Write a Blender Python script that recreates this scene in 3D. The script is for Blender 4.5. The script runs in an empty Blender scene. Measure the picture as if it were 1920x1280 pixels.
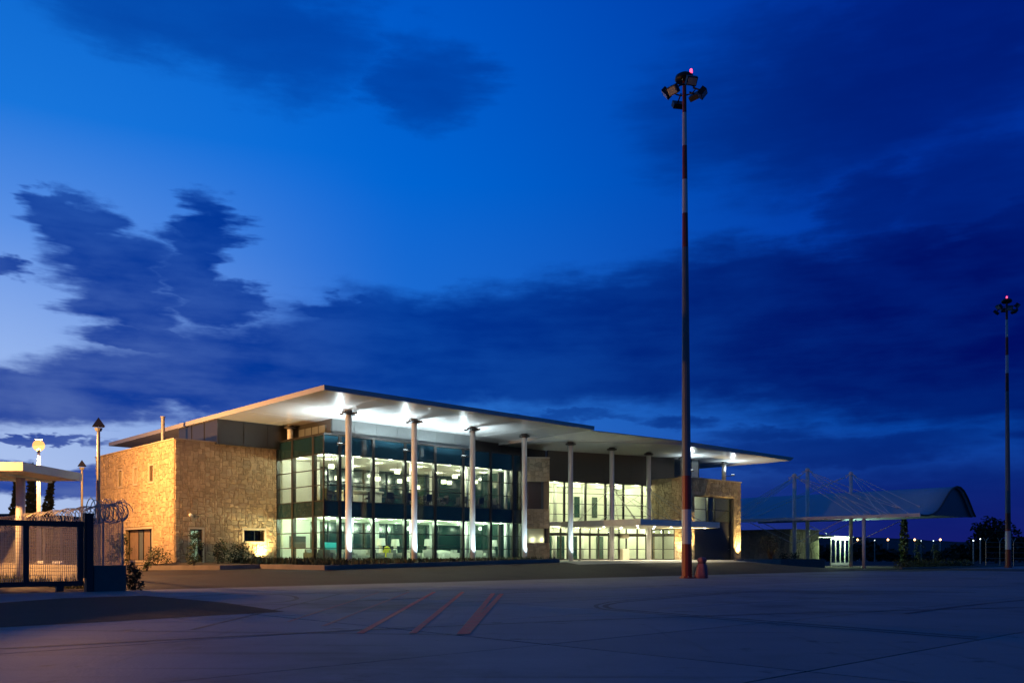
import bpy, math, random
import numpy as np
from mathutils import Vector, Matrix

scene = bpy.context.scene
C = scene.collection
PI = math.pi
random.seed(7)

# ------------------------------------------------------------------ camera
EYE = 1.33
cam_d = bpy.data.cameras.new('camera')
cam = bpy.data.objects.new('camera', cam_d); C.objects.link(cam)
cam.location = (0, 0, EYE); cam.rotation_euler = (PI/2, 0, 0)
cam_d.sensor_width = 36; cam_d.lens = 1638/1920*36
cam_d.shift_y = (1041-640)/1920
cam_d.clip_start = .1; cam_d.clip_end = 9000
scene.camera = cam

# ------------------------------------------------------------------ view
scene.view_settings.view_transform = 'Standard'
scene.view_settings.look = 'None'
scene.view_settings.exposure = 0
scene.view_settings.gamma = 1
scene.view_settings.use_curve_mapping = False
scene.render.engine = 'CYCLES'
scene.cycles.use_denoising = True
scene.cycles.max_bounces = 8
scene.cycles.diffuse_bounces = 3
scene.cycles.glossy_bounces = 3
scene.cycles.transparent_max_bounces = 24
scene.cycles.transmission_bounces = 4
scene.cycles.sample_clamp_indirect = 4
scene.cycles.caustics_reflective = False
scene.cycles.caustics_refractive = False

# ------------------------------------------------------------------ world: dusk sky with drifting cloud
world = bpy.data.worlds.new('World'); scene.world = world; world.use_nodes = True
nt = world.node_tree; nt.nodes.clear()
def nd(t, **k):
    n = nt.nodes.new(t)
    for a, b in k.items(): setattr(n, a, b)
    return n
def lk(a, b): nt.links.new(a, b)
def mth(op, a, b=None, c=None, clamp=False):
    n = nd('ShaderNodeMath', operation=op, use_clamp=clamp)
    for i, x in enumerate((a, b, c)):
        if x is None: continue
        if isinstance(x, (int, float)): n.inputs[i].default_value = x
        else: lk(x, n.inputs[i])
    return n.outputs[0]
def smooth(x, a, b):
    n = nd('ShaderNodeMapRange', interpolation_type='SMOOTHSTEP')
    lk(x, n.inputs[0]); n.inputs[1].default_value = a; n.inputs[2].default_value = b
    return n.outputs[0]
def ramp(x, stops):
    n = nd('ShaderNodeValToRGB'); e = n.color_ramp.elements
    while len(e) < len(stops): e.new(.5)
    for el_, (p, c) in zip(e, stops): el_.position = p; el_.color = (*c, 1)
    lk(x, n.inputs[0]); return n.outputs[0]
def mixc(f, a, b):
    n = nd('ShaderNodeMix', data_type='RGBA')
    for i, x in ((0, f), (6, a), (7, b)):
        if isinstance(x, (int, float)): n.inputs[i].default_value = x
        elif isinstance(x, tuple): n.inputs[i].default_value = (*x, 1)
        else: lk(x, n.inputs[i])
    return n.outputs[2]
tc = nd('ShaderNodeTexCoord'); sx = nd('ShaderNodeSeparateXYZ'); lk(tc.outputs['Generated'], sx.inputs[0])
az = mth('ARCTAN2', sx.outputs[0], sx.outputs[1])
el = mth('ARCSINE', mth('MAXIMUM', sx.outputs[2], 0.0))
# the afterglow lies to the left (west); the far side of the sky is already night blue
cosw = mth('COSINE', mth('ADD', az, .95))
glow = smooth(cosw, .95, .66); west = smooth(cosw, .80, .16)
elr = mth('DIVIDE', el, .8)
left_c = ramp(elr, [(0, (.50, .62, .90)), (.10, (.46, .59, .90)), (.25, (.32, .49, .90)), (.40, (.11, .30, .83)), (.53, (.01, .19, .75)), (.72, (.002, .13, .62)), (1, (.003, .075, .34))])
mid_c = ramp(elr, [(0, (.12, .20, .60)), (.10, (.05, .17, .58)), (.20, (.025, .18, .66)), (.34, (.014, .165, .70)), (.50, (.000, .145, .71)), (.72, (.000, .105, .62)), (1, (.003, .07, .32))])
right_c = ramp(elr, [(0, (.022, .022, .21)), (.10, (.006, .040, .29)), (.18, (.001, .065, .42)), (.35, (.000, .042, .40)), (.72, (.000, .026, .33)), (1, (.003, .055, .27))])
sky_c = mixc(smooth(mth('ABSOLUTE', az), .75, 1.6), mixc(west, mixc(glow, left_c, mid_c), right_c), (.003, .052, .21))
cl_c = mixc(west, (.000, .038, .32), (.000, .004, .120))
cl_c = mixc(smooth(el, .62, 1.), cl_c, (.003, .045, .19))
co = nd('ShaderNodeCombineXYZ'); lk(az, co.inputs[0]); lk(el, co.inputs[1])
def noise(scale, stretch, detail, rough=.55, off=0.):
    m = nd('ShaderNodeMapping'); lk(co.outputs[0], m.inputs[0])
    m.inputs['Scale'].default_value = (scale, scale*stretch, 1); m.inputs['Location'].default_value = (off, off*.7, off)
    n = nd('ShaderNodeTexNoise'); n.inputs['Scale'].default_value = 1; n.inputs['Detail'].default_value = detail
    n.inputs['Roughness'].default_value = rough; lk(m.outputs[0], n.inputs['Vector']); return n.outputs['Fac']
n_mid = noise(8, 2.6, 8, .55, 3.1)
n_fine = noise(11, 7., 6, .55, 8.4)
n_big = noise(3.2, 1.6, 6, .5, 1.7)
wrp = nd('ShaderNodeCombineXYZ')
lk(mth('ADD', mth('MULTIPLY', mth('SUBTRACT', noise(7, 1.5, 5, .6, 21.), .5),   .10), mth('MULTIPLY', mth('SUBTRACT', noise(12, 6., 4, .6, 33.), .5), .09)), wrp.inputs[0])
lk(mth('ADD', mth('MULTIPLY', mth('SUBTRACT', noise(7, 1.8, 5, .6, 47.), .5), .055), mth('MULTIPLY', mth('SUBTRACT', noise(22, 3., 4, .6, 59.), .5), .03)), wrp.inputs[1])
wco = nd('ShaderNodeVectorMath', operation='ADD'); lk(co.outputs[0], wco.inputs[0]); lk(wrp.outputs[0], wco.inputs[1])
def cloud(blobs):
    out = None
    for (px, py, rx, ry) in blobs:       # centre and half widths, in 1/1638 rad, of each cloud mass
        a = math.atan((px-960)/1638); e = math.atan((1041-py)/1638*math.cos(a))
        s = nd('ShaderNodeVectorMath', operation='SUBTRACT'); lk(wco.outputs[0], s.inputs[0]); s.inputs[1].default_value = (a, e, 0)
        m = nd('ShaderNodeVectorMath', operation='MULTIPLY'); lk(s.outputs[0], m.inputs[0]); m.inputs[1].default_value = (1638/rx, 1638/ry, 0)
        d = nd('ShaderNodeVectorMath', operation='DOT_PRODUCT'); lk(m.outputs[0], d.inputs[0]); lk(m.outputs[0], d.inputs[1])
        f = mth('SUBTRACT', 1, d.outputs['Value'])
        f = mth('MAXIMUM', f, -1.2)
        out = f if out is None else mth('MAXIMUM', out, f)
    return out
nz = mth('ADD', mth('MULTIPLY', mth('SUBTRACT', n_mid, .5), 2.1), mth('MULTIPLY', mth('SUBTRACT', n_fine, .5), 1.5))
crisp = cloud([(165, 432, 80, 55), (120, 390, 55, 26), (205, 500, 105, 66), (392, 428, 62, 58), (352, 505, 66, 70), (235, 575, 105, 42), (410, 572, 92, 46), (470, 560, 60, 30),
               (280, 630, 110, 22), (10, 512, 50, 20), (690, 585, 130, 30), (60, 738, 280, 56), (330, 722, 280, 66), (620, 690, 420, 88), (900, 645, 420, 105), (1150, 640, 420, 125),
               (1450, 610, 460, 150), (1750, 600, 420, 180), (2300, 560, 520, 260), (-500, 700, 420, 80), (40, 822, 110, 7), (120, 905, 400, 28)])
d1 = smooth(mth('ADD', mth('MULTIPLY', crisp, 1.8), nz), -.60, 1.10)
soft = cloud([(330, 20, 220, 75), (520, 60, 190, 90), (800, 150, 120, 70), (740, 170, 70, 30), (1560, 190, 330, 130), (1800, 80, 260, 130), (1640, 375, 90, 60), (1830, 370, 160, 100),
              (1500, 975, 900, 90), (1500, 850, 330, 30), (1010, 785, 160, 12), (1250, 790, 70, 14), (1450, 815, 120, 20)])
d2 = mth('MULTIPLY', smooth(mth('ADD', soft, mth('MULTIPLY', nz, .75)), -.75, .95), .75)
# the same drifting cover goes on over the sky outside the picture
d3 = mth('MULTIPLY', smooth(n_big, .54, .74), smooth(mth('ABSOLUTE', az), .62, .95))
d3 = mth('MAXIMUM', d3, mth('MULTIPLY', smooth(n_big, .5, .72), smooth(el, .62, .85)))
dens = mth('MAXIMUM', mth('MAXIMUM', d1, d2), mth('MULTIPLY', d3, .8))
shade = mixc(mth('MULTIPLY', smooth(mth('ADD', n_mid, mth('MULTIPLY', n_fine, .4)),   .45, .95), .22), cl_c, sky_c)
final = mixc(dens, sky_c, shade)
bg = nd('ShaderNodeBackground'); lk(final, bg.inputs[0]); bg.inputs[1].default_value = .95
ow = nd('ShaderNodeOutputWorld'); lk(bg.outputs[0], ow.inputs[0])

# ------------------------------------------------------------------ frame of the building: u along the glass front, v into the building
OX, OY = -12.5, 58.0
UX, UY = .728, .6856
VX, VY = -.6856, .728
RZ = math.atan2(UY, UX)
def W(u, v): return (OX+u*UX+v*VX, OY+u*UY+v*VY)
def inv(x, y):
    dx, dy = x-OX, y-OY
    return (dx*UX+dy*UY, dx*VX+dy*VY)
def lerp(x, pts):
    for (a, fa), (b, fb) in zip(pts, pts[1:]):
        if x <= b: return fa + (fb-fa)*max(0, min(1, (x-a)/(b-a)))
    return pts[-1][1]
def gz(u, v):
    t = lerp(u, [(-19, .0), (-9, .42), (-5, .5), (13, .82), (24, .93), (37, .93), (50, .12), (62, .05)])
    return t*max(0, min(1, (v+15.2)/7.3))

# ------------------------------------------------------------------ materials
MATS = {}
def pmat(name, col, rough=.6, metal=0., var=.12, scale=4., bump=0., bscale=None, spec=.5, isl=0., trans=0., coat=0.):
    m = bpy.data.materials.new(name); m.use_nodes = True
    t = m.node_tree; b = t.nodes['Principled BSDF']
    b.inputs['Roughness'].default_value = rough; b.inputs['Metallic'].default_value = metal
    b.inputs['Specular IOR Level'].default_value = spec
    if coat: b.inputs['Coat Weight'].default_value = coat
    tcn = t.nodes.new('ShaderNodeTexCoord')
    n = t.nodes.new('ShaderNodeTexNoise'); n.inputs['Scale'].default_value = scale; n.inputs['Detail'].default_value = 6
    n.inputs['Roughness'].default_value = .62
    t.links.new(tcn.outputs['Object'], n.inputs['Vector'])
    val = t.nodes.new('ShaderNodeMath'); val.operation = 'MULTIPLY_ADD'
    t.links.new(n.outputs['Fac'], val.inputs[0]); val.inputs[1].default_value = var*4; val.inputs[2].default_value = 1-var*2
    out = val.outputs[0]
    if isl:
        g = t.nodes.new('ShaderNodeNewGeometry'); oi = t.nodes.new('ShaderNodeObjectInfo')
        a = t.nodes.new('ShaderNodeMath'); a.operation = 'ADD'; t.links.new(g.outputs['Random Per Island'], a.inputs[0]); t.links.new(oi.outputs['Random'], a.inputs[1])
        fr = t.nodes.new('ShaderNodeMath'); fr.operation = 'FRACT'; t.links.new(a.outputs[0], fr.inputs[0])
        s = t.nodes.new('ShaderNodeMath'); s.operation = 'MULTIPLY_ADD'; t.links.new(fr.outputs[0], s.inputs[0]); s.inputs[1].default_value = isl*2; s.inputs[2].default_value = 1-isl
        mm = t.nodes.new('ShaderNodeMath'); mm.operation = 'MULTIPLY'; t.links.new(out, mm.inputs[0]); t.links.new(s.outputs[0], mm.inputs[1]); out = mm.outputs[0]
    vm = t.nodes.new('ShaderNodeVectorMath'); vm.operation = 'SCALE'; vm.inputs[0].default_value = col
    t.links.new(out, vm.inputs['Scale']); t.links.new(vm.outputs[0], b.inputs['Base Color'])
    if bump:
        n2 = t.nodes.new('ShaderNodeTexNoise'); n2.inputs['Scale'].default_value = bscale or scale*6; n2.inputs['Detail'].default_value = 5
        t.links.new(tcn.outputs['Object'], n2.inputs['Vector'])
        bp = t.nodes.new('ShaderNodeBump'); bp.inputs['Strength'].default_value = bump; bp.inputs['Distance'].default_value = .03
        t.links.new(n2.outputs['Fac'], bp.inputs['Height']); t.links.new(bp.outputs[0], b.inputs['Normal'])
    if trans:
        tr = t.nodes.new('ShaderNodeBsdfTranslucent'); t.links.new(vm.outputs[0], tr.inputs[0])
        mx = t.nodes.new('ShaderNodeMixShader'); mx.inputs[0].default_value = trans
        o = t.nodes['Material Output']; t.links.new(b.outputs[0], mx.inputs[1]); t.links.new(tr.outputs[0], mx.inputs[2]); t.links.new(mx.outputs[0], o.inputs[0])
    MATS[name] = m; return m
def emat(name, col, s):
    m = bpy.data.materials.new(name); m.use_nodes = True; t = m.node_tree; t.nodes.clear()
    e = t.nodes.new('ShaderNodeEmission'); e.inputs[0].default_value = (*col, 1); e.inputs[1].default_value = s
    o = t.nodes.new('ShaderNodeOutputMaterial'); t.links.new(e.outputs[0], o.inputs[0]); MATS[name] = m; return m
def gmat(name, tint, ior=1.5, add=.02, rough=.0):
    m = bpy.data.materials.new(name); m.use_nodes = True; t = m.node_tree; t.nodes.clear()
    tr = t.nodes.new('ShaderNodeBsdfTransparent'); tr.inputs[0].default_value = (*tint, 1)
    gl = t.nodes.new('ShaderNodeBsdfGlossy'); gl.inputs['Roughness'].default_value = rough; gl.inputs[0].default_value = (.95, .97, 1, 1)
    lw = t.nodes.new('ShaderNodeLayerWeight'); lw.inputs[0].default_value = .5
    fr = t.nodes.new('ShaderNodeMath'); fr.operation = 'POWER'; t.links.new(lw.outputs['Facing'], fr.inputs[0]); fr.inputs[1].default_value = 5.
    ad = t.nodes.new('ShaderNodeMath'); ad.operation = 'MULTIPLY_ADD'; ad.inputs[1].default_value = .9; ad.inputs[2].default_value = add; ad.use_clamp = True
    t.links.new(fr.outputs[0], ad.inputs[0])
    mx = t.nodes.new('ShaderNodeMixShader'); t.links.new(ad.outputs[0], mx.inputs[0]); t.links.new(tr.outputs[0], mx.inputs[1]); t.links.new(gl.outputs[0], mx.inputs[2])
    o = t.nodes.new('ShaderNodeOutputMaterial'); t.links.new(mx.outputs[0], o.inputs[0]); MATS[name] = m; return m

pmat('concrete', (.20, .215, .225), .74, var=.12, scale=.35, bump=.35, bscale=16, isl=.08, spec=.2)
def stain(name, layers):
    """blotches, drips and wear: noise layers that darken (or lighten) the base colour"""
    t = MATS[name].node_tree; b = t.nodes['Principled BSDF']; src = b.inputs['Base Color'].links[0].from_socket; gco = t.nodes.new('ShaderNodeNewGeometry')
    for (sc, lo, hi, col, amt) in layers:
        mp = t.nodes.new('ShaderNodeMapping'); t.links.new(gco.outputs['Position'], mp.inputs[0]); mp.inputs['Scale'].default_value = sc if hasattr(sc, '__len__') else (sc, sc, sc); mp.inputs['Rotation'].default_value = (0, 0, .76)
        n = t.nodes.new('ShaderNodeTexNoise'); n.inputs['Scale'].default_value = 1; n.inputs['Detail'].default_value = 7; n.inputs['Roughness'].default_value = .65; t.links.new(mp.outputs[0], n.inputs['Vector'])
        r = t.nodes.new('ShaderNodeMapRange'); r.interpolation_type = 'SMOOTHSTEP'; t.links.new(n.outputs['Fac'], r.inputs[0]); r.inputs[1].default_value = lo; r.inputs[2].default_value = hi; r.inputs[4].default_value = amt
        m = t.nodes.new('ShaderNodeMix'); m.data_type = 'RGBA'; t.links.new(r.outputs[0], m.inputs[0]); t.links.new(src, m.inputs[6]); m.inputs[7].default_value = (*col, 1); src = m.outputs[2]
    t.links.new(src, b.inputs['Base Color'])
stain('concrete', [(.12, .5, .72, (.07, .07, .07), .85), ((.10, 1.6, 1), .56, .72, (.08, .078, .078), .55), ((1.2, .09, 1), .58, .75, (.085, .082, .08), .45), (1.1, .60, .70, (.06, .058, .056), .6), (7., .62, .72, (.26, .255, .25), .5)])
pmat('joint', (.035, .034, .034), .9)
pmat('asphalt', (.052, .044, .037), .85, spec=.15, var=.2, scale=.5, bump=.5, bscale=30)
stain('asphalt', [(.3, .52, .7, (.035, .032, .03), .7), (6., .6, .72, (.12, .11, .10), .6)])
pmat('patch', (.024, .02, .018), .85, spec=.15, var=.22, scale=.8, bump=.4, bscale=20)
pmat('paving', (.36, .34, .31), .7, var=.12, scale=.8, bump=.2)
pmat('kerbstone', (.24, .205, .17), .8, var=.12, scale=2, bump=.3, isl=.08)
pmat('soil', (.055, .045, .035), .95, var=.25, scale=3, bump=.6)
pmat('earth', (.03, .032, .022), .95, var=.3, scale=.06, bump=.3, bscale=2)
pmat('red_paint', (.60, .03, .03), .7, var=.22, scale=2.5)
stain('red_paint', [(3.5, .54, .66, (.14, .135, .13), .7), (14., .56, .68, (.12, .11, .10), .6)])
pmat('faded_red_paint', (.30, .09, .08), .7, var=.2, scale=2.5)
stain('faded_red_paint', [(4., .52, .66, (.16, .16, .16), .8)])
pmat('rubber', (.045, .044, .046), .75, var=.25, scale=1.5)
stain('rubber', [(2.2, .50, .68, (.16, .165, .165), .85)])
pmat('stone', (.44, .34, .22), .85, var=.16, scale=3.2, bump=.7, bscale=16, isl=.2)
pmat('mortar', (.25, .195, .13), .95, var=.12, scale=6, bump=.4)
pmat('trim_stone', (.50, .43, .33), .8, var=.08, scale=3, bump=.2)
pmat('soffit', (.74, .75, .75), .25, metal=.0, var=.03, scale=.7, spec=.8, coat=.5)
pmat('fascia', (.50, .50, .50), .45, var=.05, scale=2)
pmat('roof_top', (.22, .22, .23), .8)
pmat('white_column', (.80, .80, .80), .4, var=.04, scale=2)
pmat('dark_steel', (.035, .035, .038), .5, metal=.3, var=.1)
pmat('frame', (.028, .026, .024), .4, metal=.2, var=.1)
pmat('spandrel', (.010, .032, .045), .05, var=.05, spec=.5)
pmat('metal_panel', (.42, .46, .46), .32, metal=.85, var=.06, scale=1.5, isl=.04)
pmat('brown_panel', (.085, .068, .062), .65, var=.06, scale=.6)
pmat('dark_wall', (.03, .03, .03), .35, var=.1, scale=1, spec=.6)
pmat('white_wall', (.72, .72, .66), .8, var=.03, scale=1)
pmat('ceiling', (.74, .73, .68), .85, var=.02, scale=1)
pmat('floor', (.45, .45, .40), .35, var=.08, scale=1.2)
pmat('wood_floor', (.30, .22, .14), .45, var=.12, scale=2)
pmat('green_dark', (.012, .035, .028), .12, var=.1, spec=.9)
pmat('teal', (.02, .35, .40), .6)
pmat('white_cloth', (.62, .62, .56), .6, var=.12, scale=6, bump=.6, bscale=9)
pmat('grey_cloth', (.22, .23, .21), .5, var=.2, scale=5, bump=.5)
pmat('lamp_white', (.78, .77, .70), .6, var=.03)
pmat('yellow_cloth', (.65, .60, .03), .7)
pmat('chair_dark', (.014, .013, .016), .5)
pmat('gate_metal', (.05, .042, .045), .55, metal=.3, var=.15, bump=.1)
pmat('galv', (.40, .39, .37), .5, metal=.55, var=.1, scale=5)
pmat('wire', (.55, .50, .43), .5, metal=.15)
pmat('cream_wall', (.50, .44, .35), .9, var=.1, scale=1.5, bump=.25)
pmat('dark_lowwall', (.13, .12, .115), .9, var=.15, scale=2, bump=.3)
pmat('white_steel', (.80, .76, .72), .45, var=.05)
pmat('mast_red', (.24, .035, .016), .45, var=.1, scale=3)
pmat('mast_white', (.50, .50, .52), .4, var=.06, scale=3)
pmat('mast_grey', (.13, .14, .16), .5, metal=.2, var=.1, scale=2)
pmat('black_metal', (.015, .015, .017), .5, metal=.3)
pmat('lens', (.35, .36, .34), .25, var=.05)
pmat('pink_tarp', (.30, .10, .115), .55, var=.18, scale=5, bump=.5, bscale=7)
pmat('membrane', (.34, .47, .58), .5, var=.05, scale=.5, trans=.12)
pmat('leaf', (.055, .075, .026), .6, var=.25, scale=2, isl=.4, trans=.2)
pmat('leaf_dark', (.022, .034, .016), .7, var=.25, scale=2, isl=.35, trans=.1)
pmat('leaf_olive', (.085, .095, .05), .6, var=.2, scale=2, isl=.35, trans=.2)
pmat('grass', (.085, .085, .03), .7, var=.25, scale=2, isl=.4, trans=.2)
pmat('bark', (.06, .045, .032), .9, var=.2, scale=8, bump=.5)
pmat('hill', (.014, .017, .02), 1., var=.25, scale=.01)
pmat('curtain', (.24, .17, .12), .8, var=.15, scale=4)
pmat('blue_cloth', (.10, .13, .16), .8, var=.1)
pmat('paper', (.8, .8, .8), .7)
gmat('glass', (.84, .95, .90), 1.5, .035)
gmat('clear_glass', (.93, .97, .92), 1.45, .03)
gmat('dark_glass', (.18, .22, .22), 1.6, .06)
emat('down_white', (.92, 1., .86), 28)
emat('down_warm', (1., .93, .72), 22)
emat('pendant_glow', (1., .86, .52), 4.2)
emat('sodium_glow', (1., .50, .14), .75)
_t = MATS['sodium_glow'].node_tree       # tinted globe: lets the lamp's light through, its orange glow imitates a halo
_tr = _t.nodes.new('ShaderNodeBsdfTransparent'); _tr.inputs[0].default_value = (1, .75, .42, 1); _ad = _t.nodes.new('ShaderNodeAddShader'); _e = _t.nodes['Emission']; _o = _t.nodes['Material Output']
_t.links.new(_e.outputs[0], _ad.inputs[0]); _t.links.new(_tr.outputs[0], _ad.inputs[1]); _t.links.new(_ad.outputs[0], _o.inputs[0])
emat('beacon_glow', (1., .05, .12), 5)
emat('up_glow', (.86, .97, 1.), 8)
emat('up_warm_glow', (1., .74, .30), 60)
emat('far_orange', (1., .48, .16), 9)
emat('far_white', (.80, .95, 1.), 5)
emat('tube_white', (.85, 1., .80), 9)
emat('signal_red', (1., .05, .05), 5)
emat('teal_screen', (.02, .5, .5), .35)

# ------------------------------------------------------------------ mesh tools
class MB:
    def __init__(s): s.v = []; s.f = []
    def add(s, vs, fs):
        o = len(s.v); s.v += [tuple(p) for p in vs]; s.f += [tuple(o+i for i in f) for f in fs]; return s
    def box(s, x0, x1, y0, y1, z0, z1):
        return s.add([(x0,y0,z0),(x1,y0,z0),(x1,y1,z0),(x0,y1,z0),(x0,y0,z1),(x1,y0,z1),(x1,y1,z1),(x0,y1,z1)],
                     [(0,3,2,1),(4,5,6,7),(0,1,5,4),(1,2,6,5),(2,3,7,6),(3,0,4,7)])
    def prism(s, poly, z0, z1):
        n = len(poly)
        zb = z0 if hasattr(z0, '__len__') else [z0]*n; zt = z1 if hasattr(z1, '__len__') else [z1]*n
        return s.add([(p[0],p[1],zb[i]) for i, p in enumerate(poly)]+[(p[0],p[1],zt[i]) for i, p in enumerate(poly)],
                     [tuple(range(n))[::-1], tuple(range(n, 2*n))]+[(i,(i+1)%n,n+(i+1)%n,n+i) for i in range(n)])
    def lathe(s, prof, n=16, cx=0, cy=0, cap=True):
        vs = []; fs = []
        for r, z in prof:
            for k in range(n):
                a = 2*PI*k/n; vs.append((cx+r*math.cos(a), cy+r*math.sin(a), z))
        m = len(prof)
        for i in range(m-1):
            for k in range(n): fs.append((i*n+k, i*n+(k+1)%n, (i+1)*n+(k+1)%n, (i+1)*n+k))
        if cap: fs += [tuple(range(n))[::-1], tuple(range((m-1)*n, m*n))]
        return s.add(vs, fs)
    def tube(s, pts, r, n=6, cap=True):
        pts = [Vector(p) for p in pts]; m = len(pts); vs = []; fs = []
        rr = r if hasattr(r, '__len__') else [r]*m
        for i, p in enumerate(pts):
            d = (pts[min(i+1, m-1)]-pts[max(i-1, 0)]).normalized()
            a = Vector((0,0,1)) if abs(d.z) < .9 else Vector((1,0,0))
            x = d.cross(a).normalized(); y = d.cross(x)
            for k in range(n):
                t = 2*PI*k/n; vs.append(p+x*(rr[i]*math.cos(t))+y*(rr[i]*math.sin(t)))
        for i in range(m-1):
            for k in range(n): fs.append((i*n+k, i*n+(k+1)%n, (i+1)*n+(k+1)%n, (i+1)*n+k))
        if cap: fs += [tuple(range(n))[::-1], tuple(range((m-1)*n, m*n))]
        return s.add(vs, fs)
    def ball(s, c, r, n=10, m=6, sz=1.):
        vs = [(c[0], c[1], c[2]+r*sz)]
        for j in range(1, m):
            t = PI*j/m
            for k in range(n): vs.append((c[0]+r*math.sin(t)*math.cos(2*PI*k/n), c[1]+r*math.sin(t)*math.sin(2*PI*k/n), c[2]+r*sz*math.cos(t)))
        vs.append((c[0], c[1], c[2]-r*sz)); fs = []
        for k in range(n):
            fs.append((0, 1+k, 1+(k+1)%n)); b = 1+(m-2)*n; fs.append((b+k, len(vs)-1, b+(k+1)%n))
            for j in range(m-2): a = 1+j*n; fs.append((a+k, a+n+k, a+n+(k+1)%n, a+(k+1)%n))
        return s.add(vs, fs)
    def obox(s, c, ax, ay, az_, hx, hy, hz):
        c = Vector(c); ax = Vector(ax).normalized()*hx; ay = Vector(ay).normalized()*hy; az_ = Vector(az_).normalized()*hz
        vs = [c+ax*i+ay*j+az_*k for k in (-1,1) for i, j in ((-1,-1),(1,-1),(1,1),(-1,1))]
        return s.add(vs, [(0,3,2,1),(4,5,6,7),(0,1,5,4),(1,2,6,5),(2,3,7,6),(3,0,4,7)])
    def build(s, name, mat, parent=None, smooth=False, **tags):
        me = bpy.data.meshes.new(name); me.from_pydata(s.v, [], s.f); me.update()
        if smooth: me.polygons.foreach_set('use_smooth', [True]*len(me.polygons))
        return mobj(name, me, mat, parent, **tags)
def mobj(name, me, mat, parent=None, **tags):
    if mat and not me.materials: me.materials.append(MATS[mat])
    o = bpy.data.objects.new(name, me); C.objects.link(o)
    if parent is not None: o.parent = parent
    for k, x in tags.items(): o[k] = x
    return o
def thing(name, label, cat, loc=(0,0,0), rz=0., group=None):
    o = bpy.data.objects.new(name, None); C.objects.link(o); o.empty_display_size = .2
    o.location = loc; o.rotation_euler = (0, 0, rz); o['label'] = label; o['category'] = cat
    if group: o['group'] = group
    return o
def dup(root, loc, rz, label, group=None):
    def cp(o, par):
        c = o.copy(); C.objects.link(c); c.parent = par
        for ch in o.children: cp(ch, c)
        return c
    r = cp(root, None); r.location = loc; r.rotation_euler = (0, 0, rz); r['label'] = label
    if group: r['group'] = group
    return r
def point(name, parent, loc, col, power, r=.1):
    l = bpy.data.lights.new(name, 'POINT'); l.energy = power; l.color = col; l.shadow_soft_size = r
    o = bpy.data.objects.new(name, l); C.objects.link(o); o.parent = parent; o.location = loc; return o
def spot(name, parent, loc, target, col, power, ang=80, r=.06, blend=.6):
    l = bpy.data.lights.new(name, 'SPOT'); l.energy = power; l.color = col; l.shadow_soft_size = r
    l.spot_size = math.radians(ang); l.spot_blend = blend
    o = bpy.data.objects.new(name, l); C.objects.link(o); o.parent = parent; o.location = loc
    d = Vector(target)-Vector(loc); o.rotation_euler = d.to_track_quat('-Z', 'Y').to_euler(); return o
def leaves(n, fn, size, rng, up=.3):
    """n leaf faces; fn(rng) gives a point; returns MB"""
    b = MB(); vs = []; fs = []
    for i in range(n):
        p = np.array(fn(rng)); a = rng.normal(size=3); a /= np.linalg.norm(a); c = rng.normal(size=3); c -= a*c.dot(a); c /= np.linalg.norm(c)
        a[2] = a[2]*(1-up)+up*abs(a[2])
        s = size*rng.uniform(.6, 1.4); k = len(vs)
        vs += [tuple(p-a*s), tuple(p+c*s*.45), tuple(p+a*s), tuple(p-c*s*.45)]; fs.append((k, k+1, k+2, k+3))
    b.v = vs; b.f = fs; return b
def clumps(centres, rad, squash=1.):
    def fn(rng):
        c = centres[rng.integers(len(centres))]; d = rng.normal(size=3); d /= np.linalg.norm(d); r = rad*rng.uniform(.25, 1)**.6
        return (c[0]+d[0]*r, c[1]+d[1]*r, c[2]+d[2]*r*squash)
    return fn

# ------------------------------------------------------------------ ground
def S(o): o['kind'] = 'structure'; return o
g = MB().add([(-4000,-400,-.06),(4000,-400,-.06),(4000,6000,-.06),(-4000,6000,-.06)], [(0,1,2,3)])
S(g.build('ground', 'earth'))
def uvsheet(poly, z): return [(*W(u, v), z) for u, v in poly]
ap = MB().add(uvsheet([(-70,-75),(160,-75),(160,-15.2),(-70,-15.2)], -.02), [(0,1,2,3)])
apron = S(ap.build('apron', 'joint'))
US = [-57.3+7.2*i for i in range(0, 18)]; VS = [-75.2+4.2*i for i in range(15)]
for i in range(len(US)-1):
    for j in range(len(VS)-1):
        u0, u1, v0, v1 = US[i]+.022, US[i+1]-.022, VS[j]+.018, min(VS[j+1], -15.2)-.018
        x, y = W((u0+u1)/2, (v0+v1)/2)
        if y < 0 or y > 75 or abs(x) > y*.62+7: continue
        z = random.uniform(-.0015, .0015)
        b = MB(); p = [W(u0, v0), W(u1, v0), W(u1, v1), W(u0, v1)]
        b.prism(p, -.016, z); b.build('slab', 'concrete', apron)
far = MB()
u_far = US[-1]
far.prism([W(u_far+.012, -75), W(160, -75), W(160, -15.21), W(u_far+.012, -15.21)], -.016, 0.)
far.build('far_pavement', 'concrete', apron)

# asphalt forecourt rising to the building
b = MB(); us = list(np.arange(-60, 160, 2.)); vs = [-15.2, -14.9, -13.5, -12, -10.5, -9, -7.9, -6, -3, 0, 4, 10, 40]
for v in vs:
    for u in us: x, y = W(u, v); b.v.append((x, y, gz(u, v)+(.006 if v > -15.1 else -.01)))
n = len(us)
for j in range(len(vs)-1):
    for i in range(n-1): b.f.append((j*n+i, j*n+i+1, (j+1)*n+i+1, (j+1)*n+i))
S(b.build('forecourt_asphalt', 'asphalt', smooth=True))
# pale entrance paving under the porch
b = MB(); us = list(np.arange(15, 41.1, 1.)); vs = [-9.2, -8, -6, -3, 0, 3.2]
for v in vs:
    for u in us: x, y = W(u, v); b.v.append((x, y, gz(u, v)+.016))
n = len(us)
for j in range(len(vs)-1):
    for i in range(n-1): b.f.append((j*n+i, j*n+i+1, (j+1)*n+i+1, (j+1)*n+i))
S(b.build('entrance_pavement', 'paving'))
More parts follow.
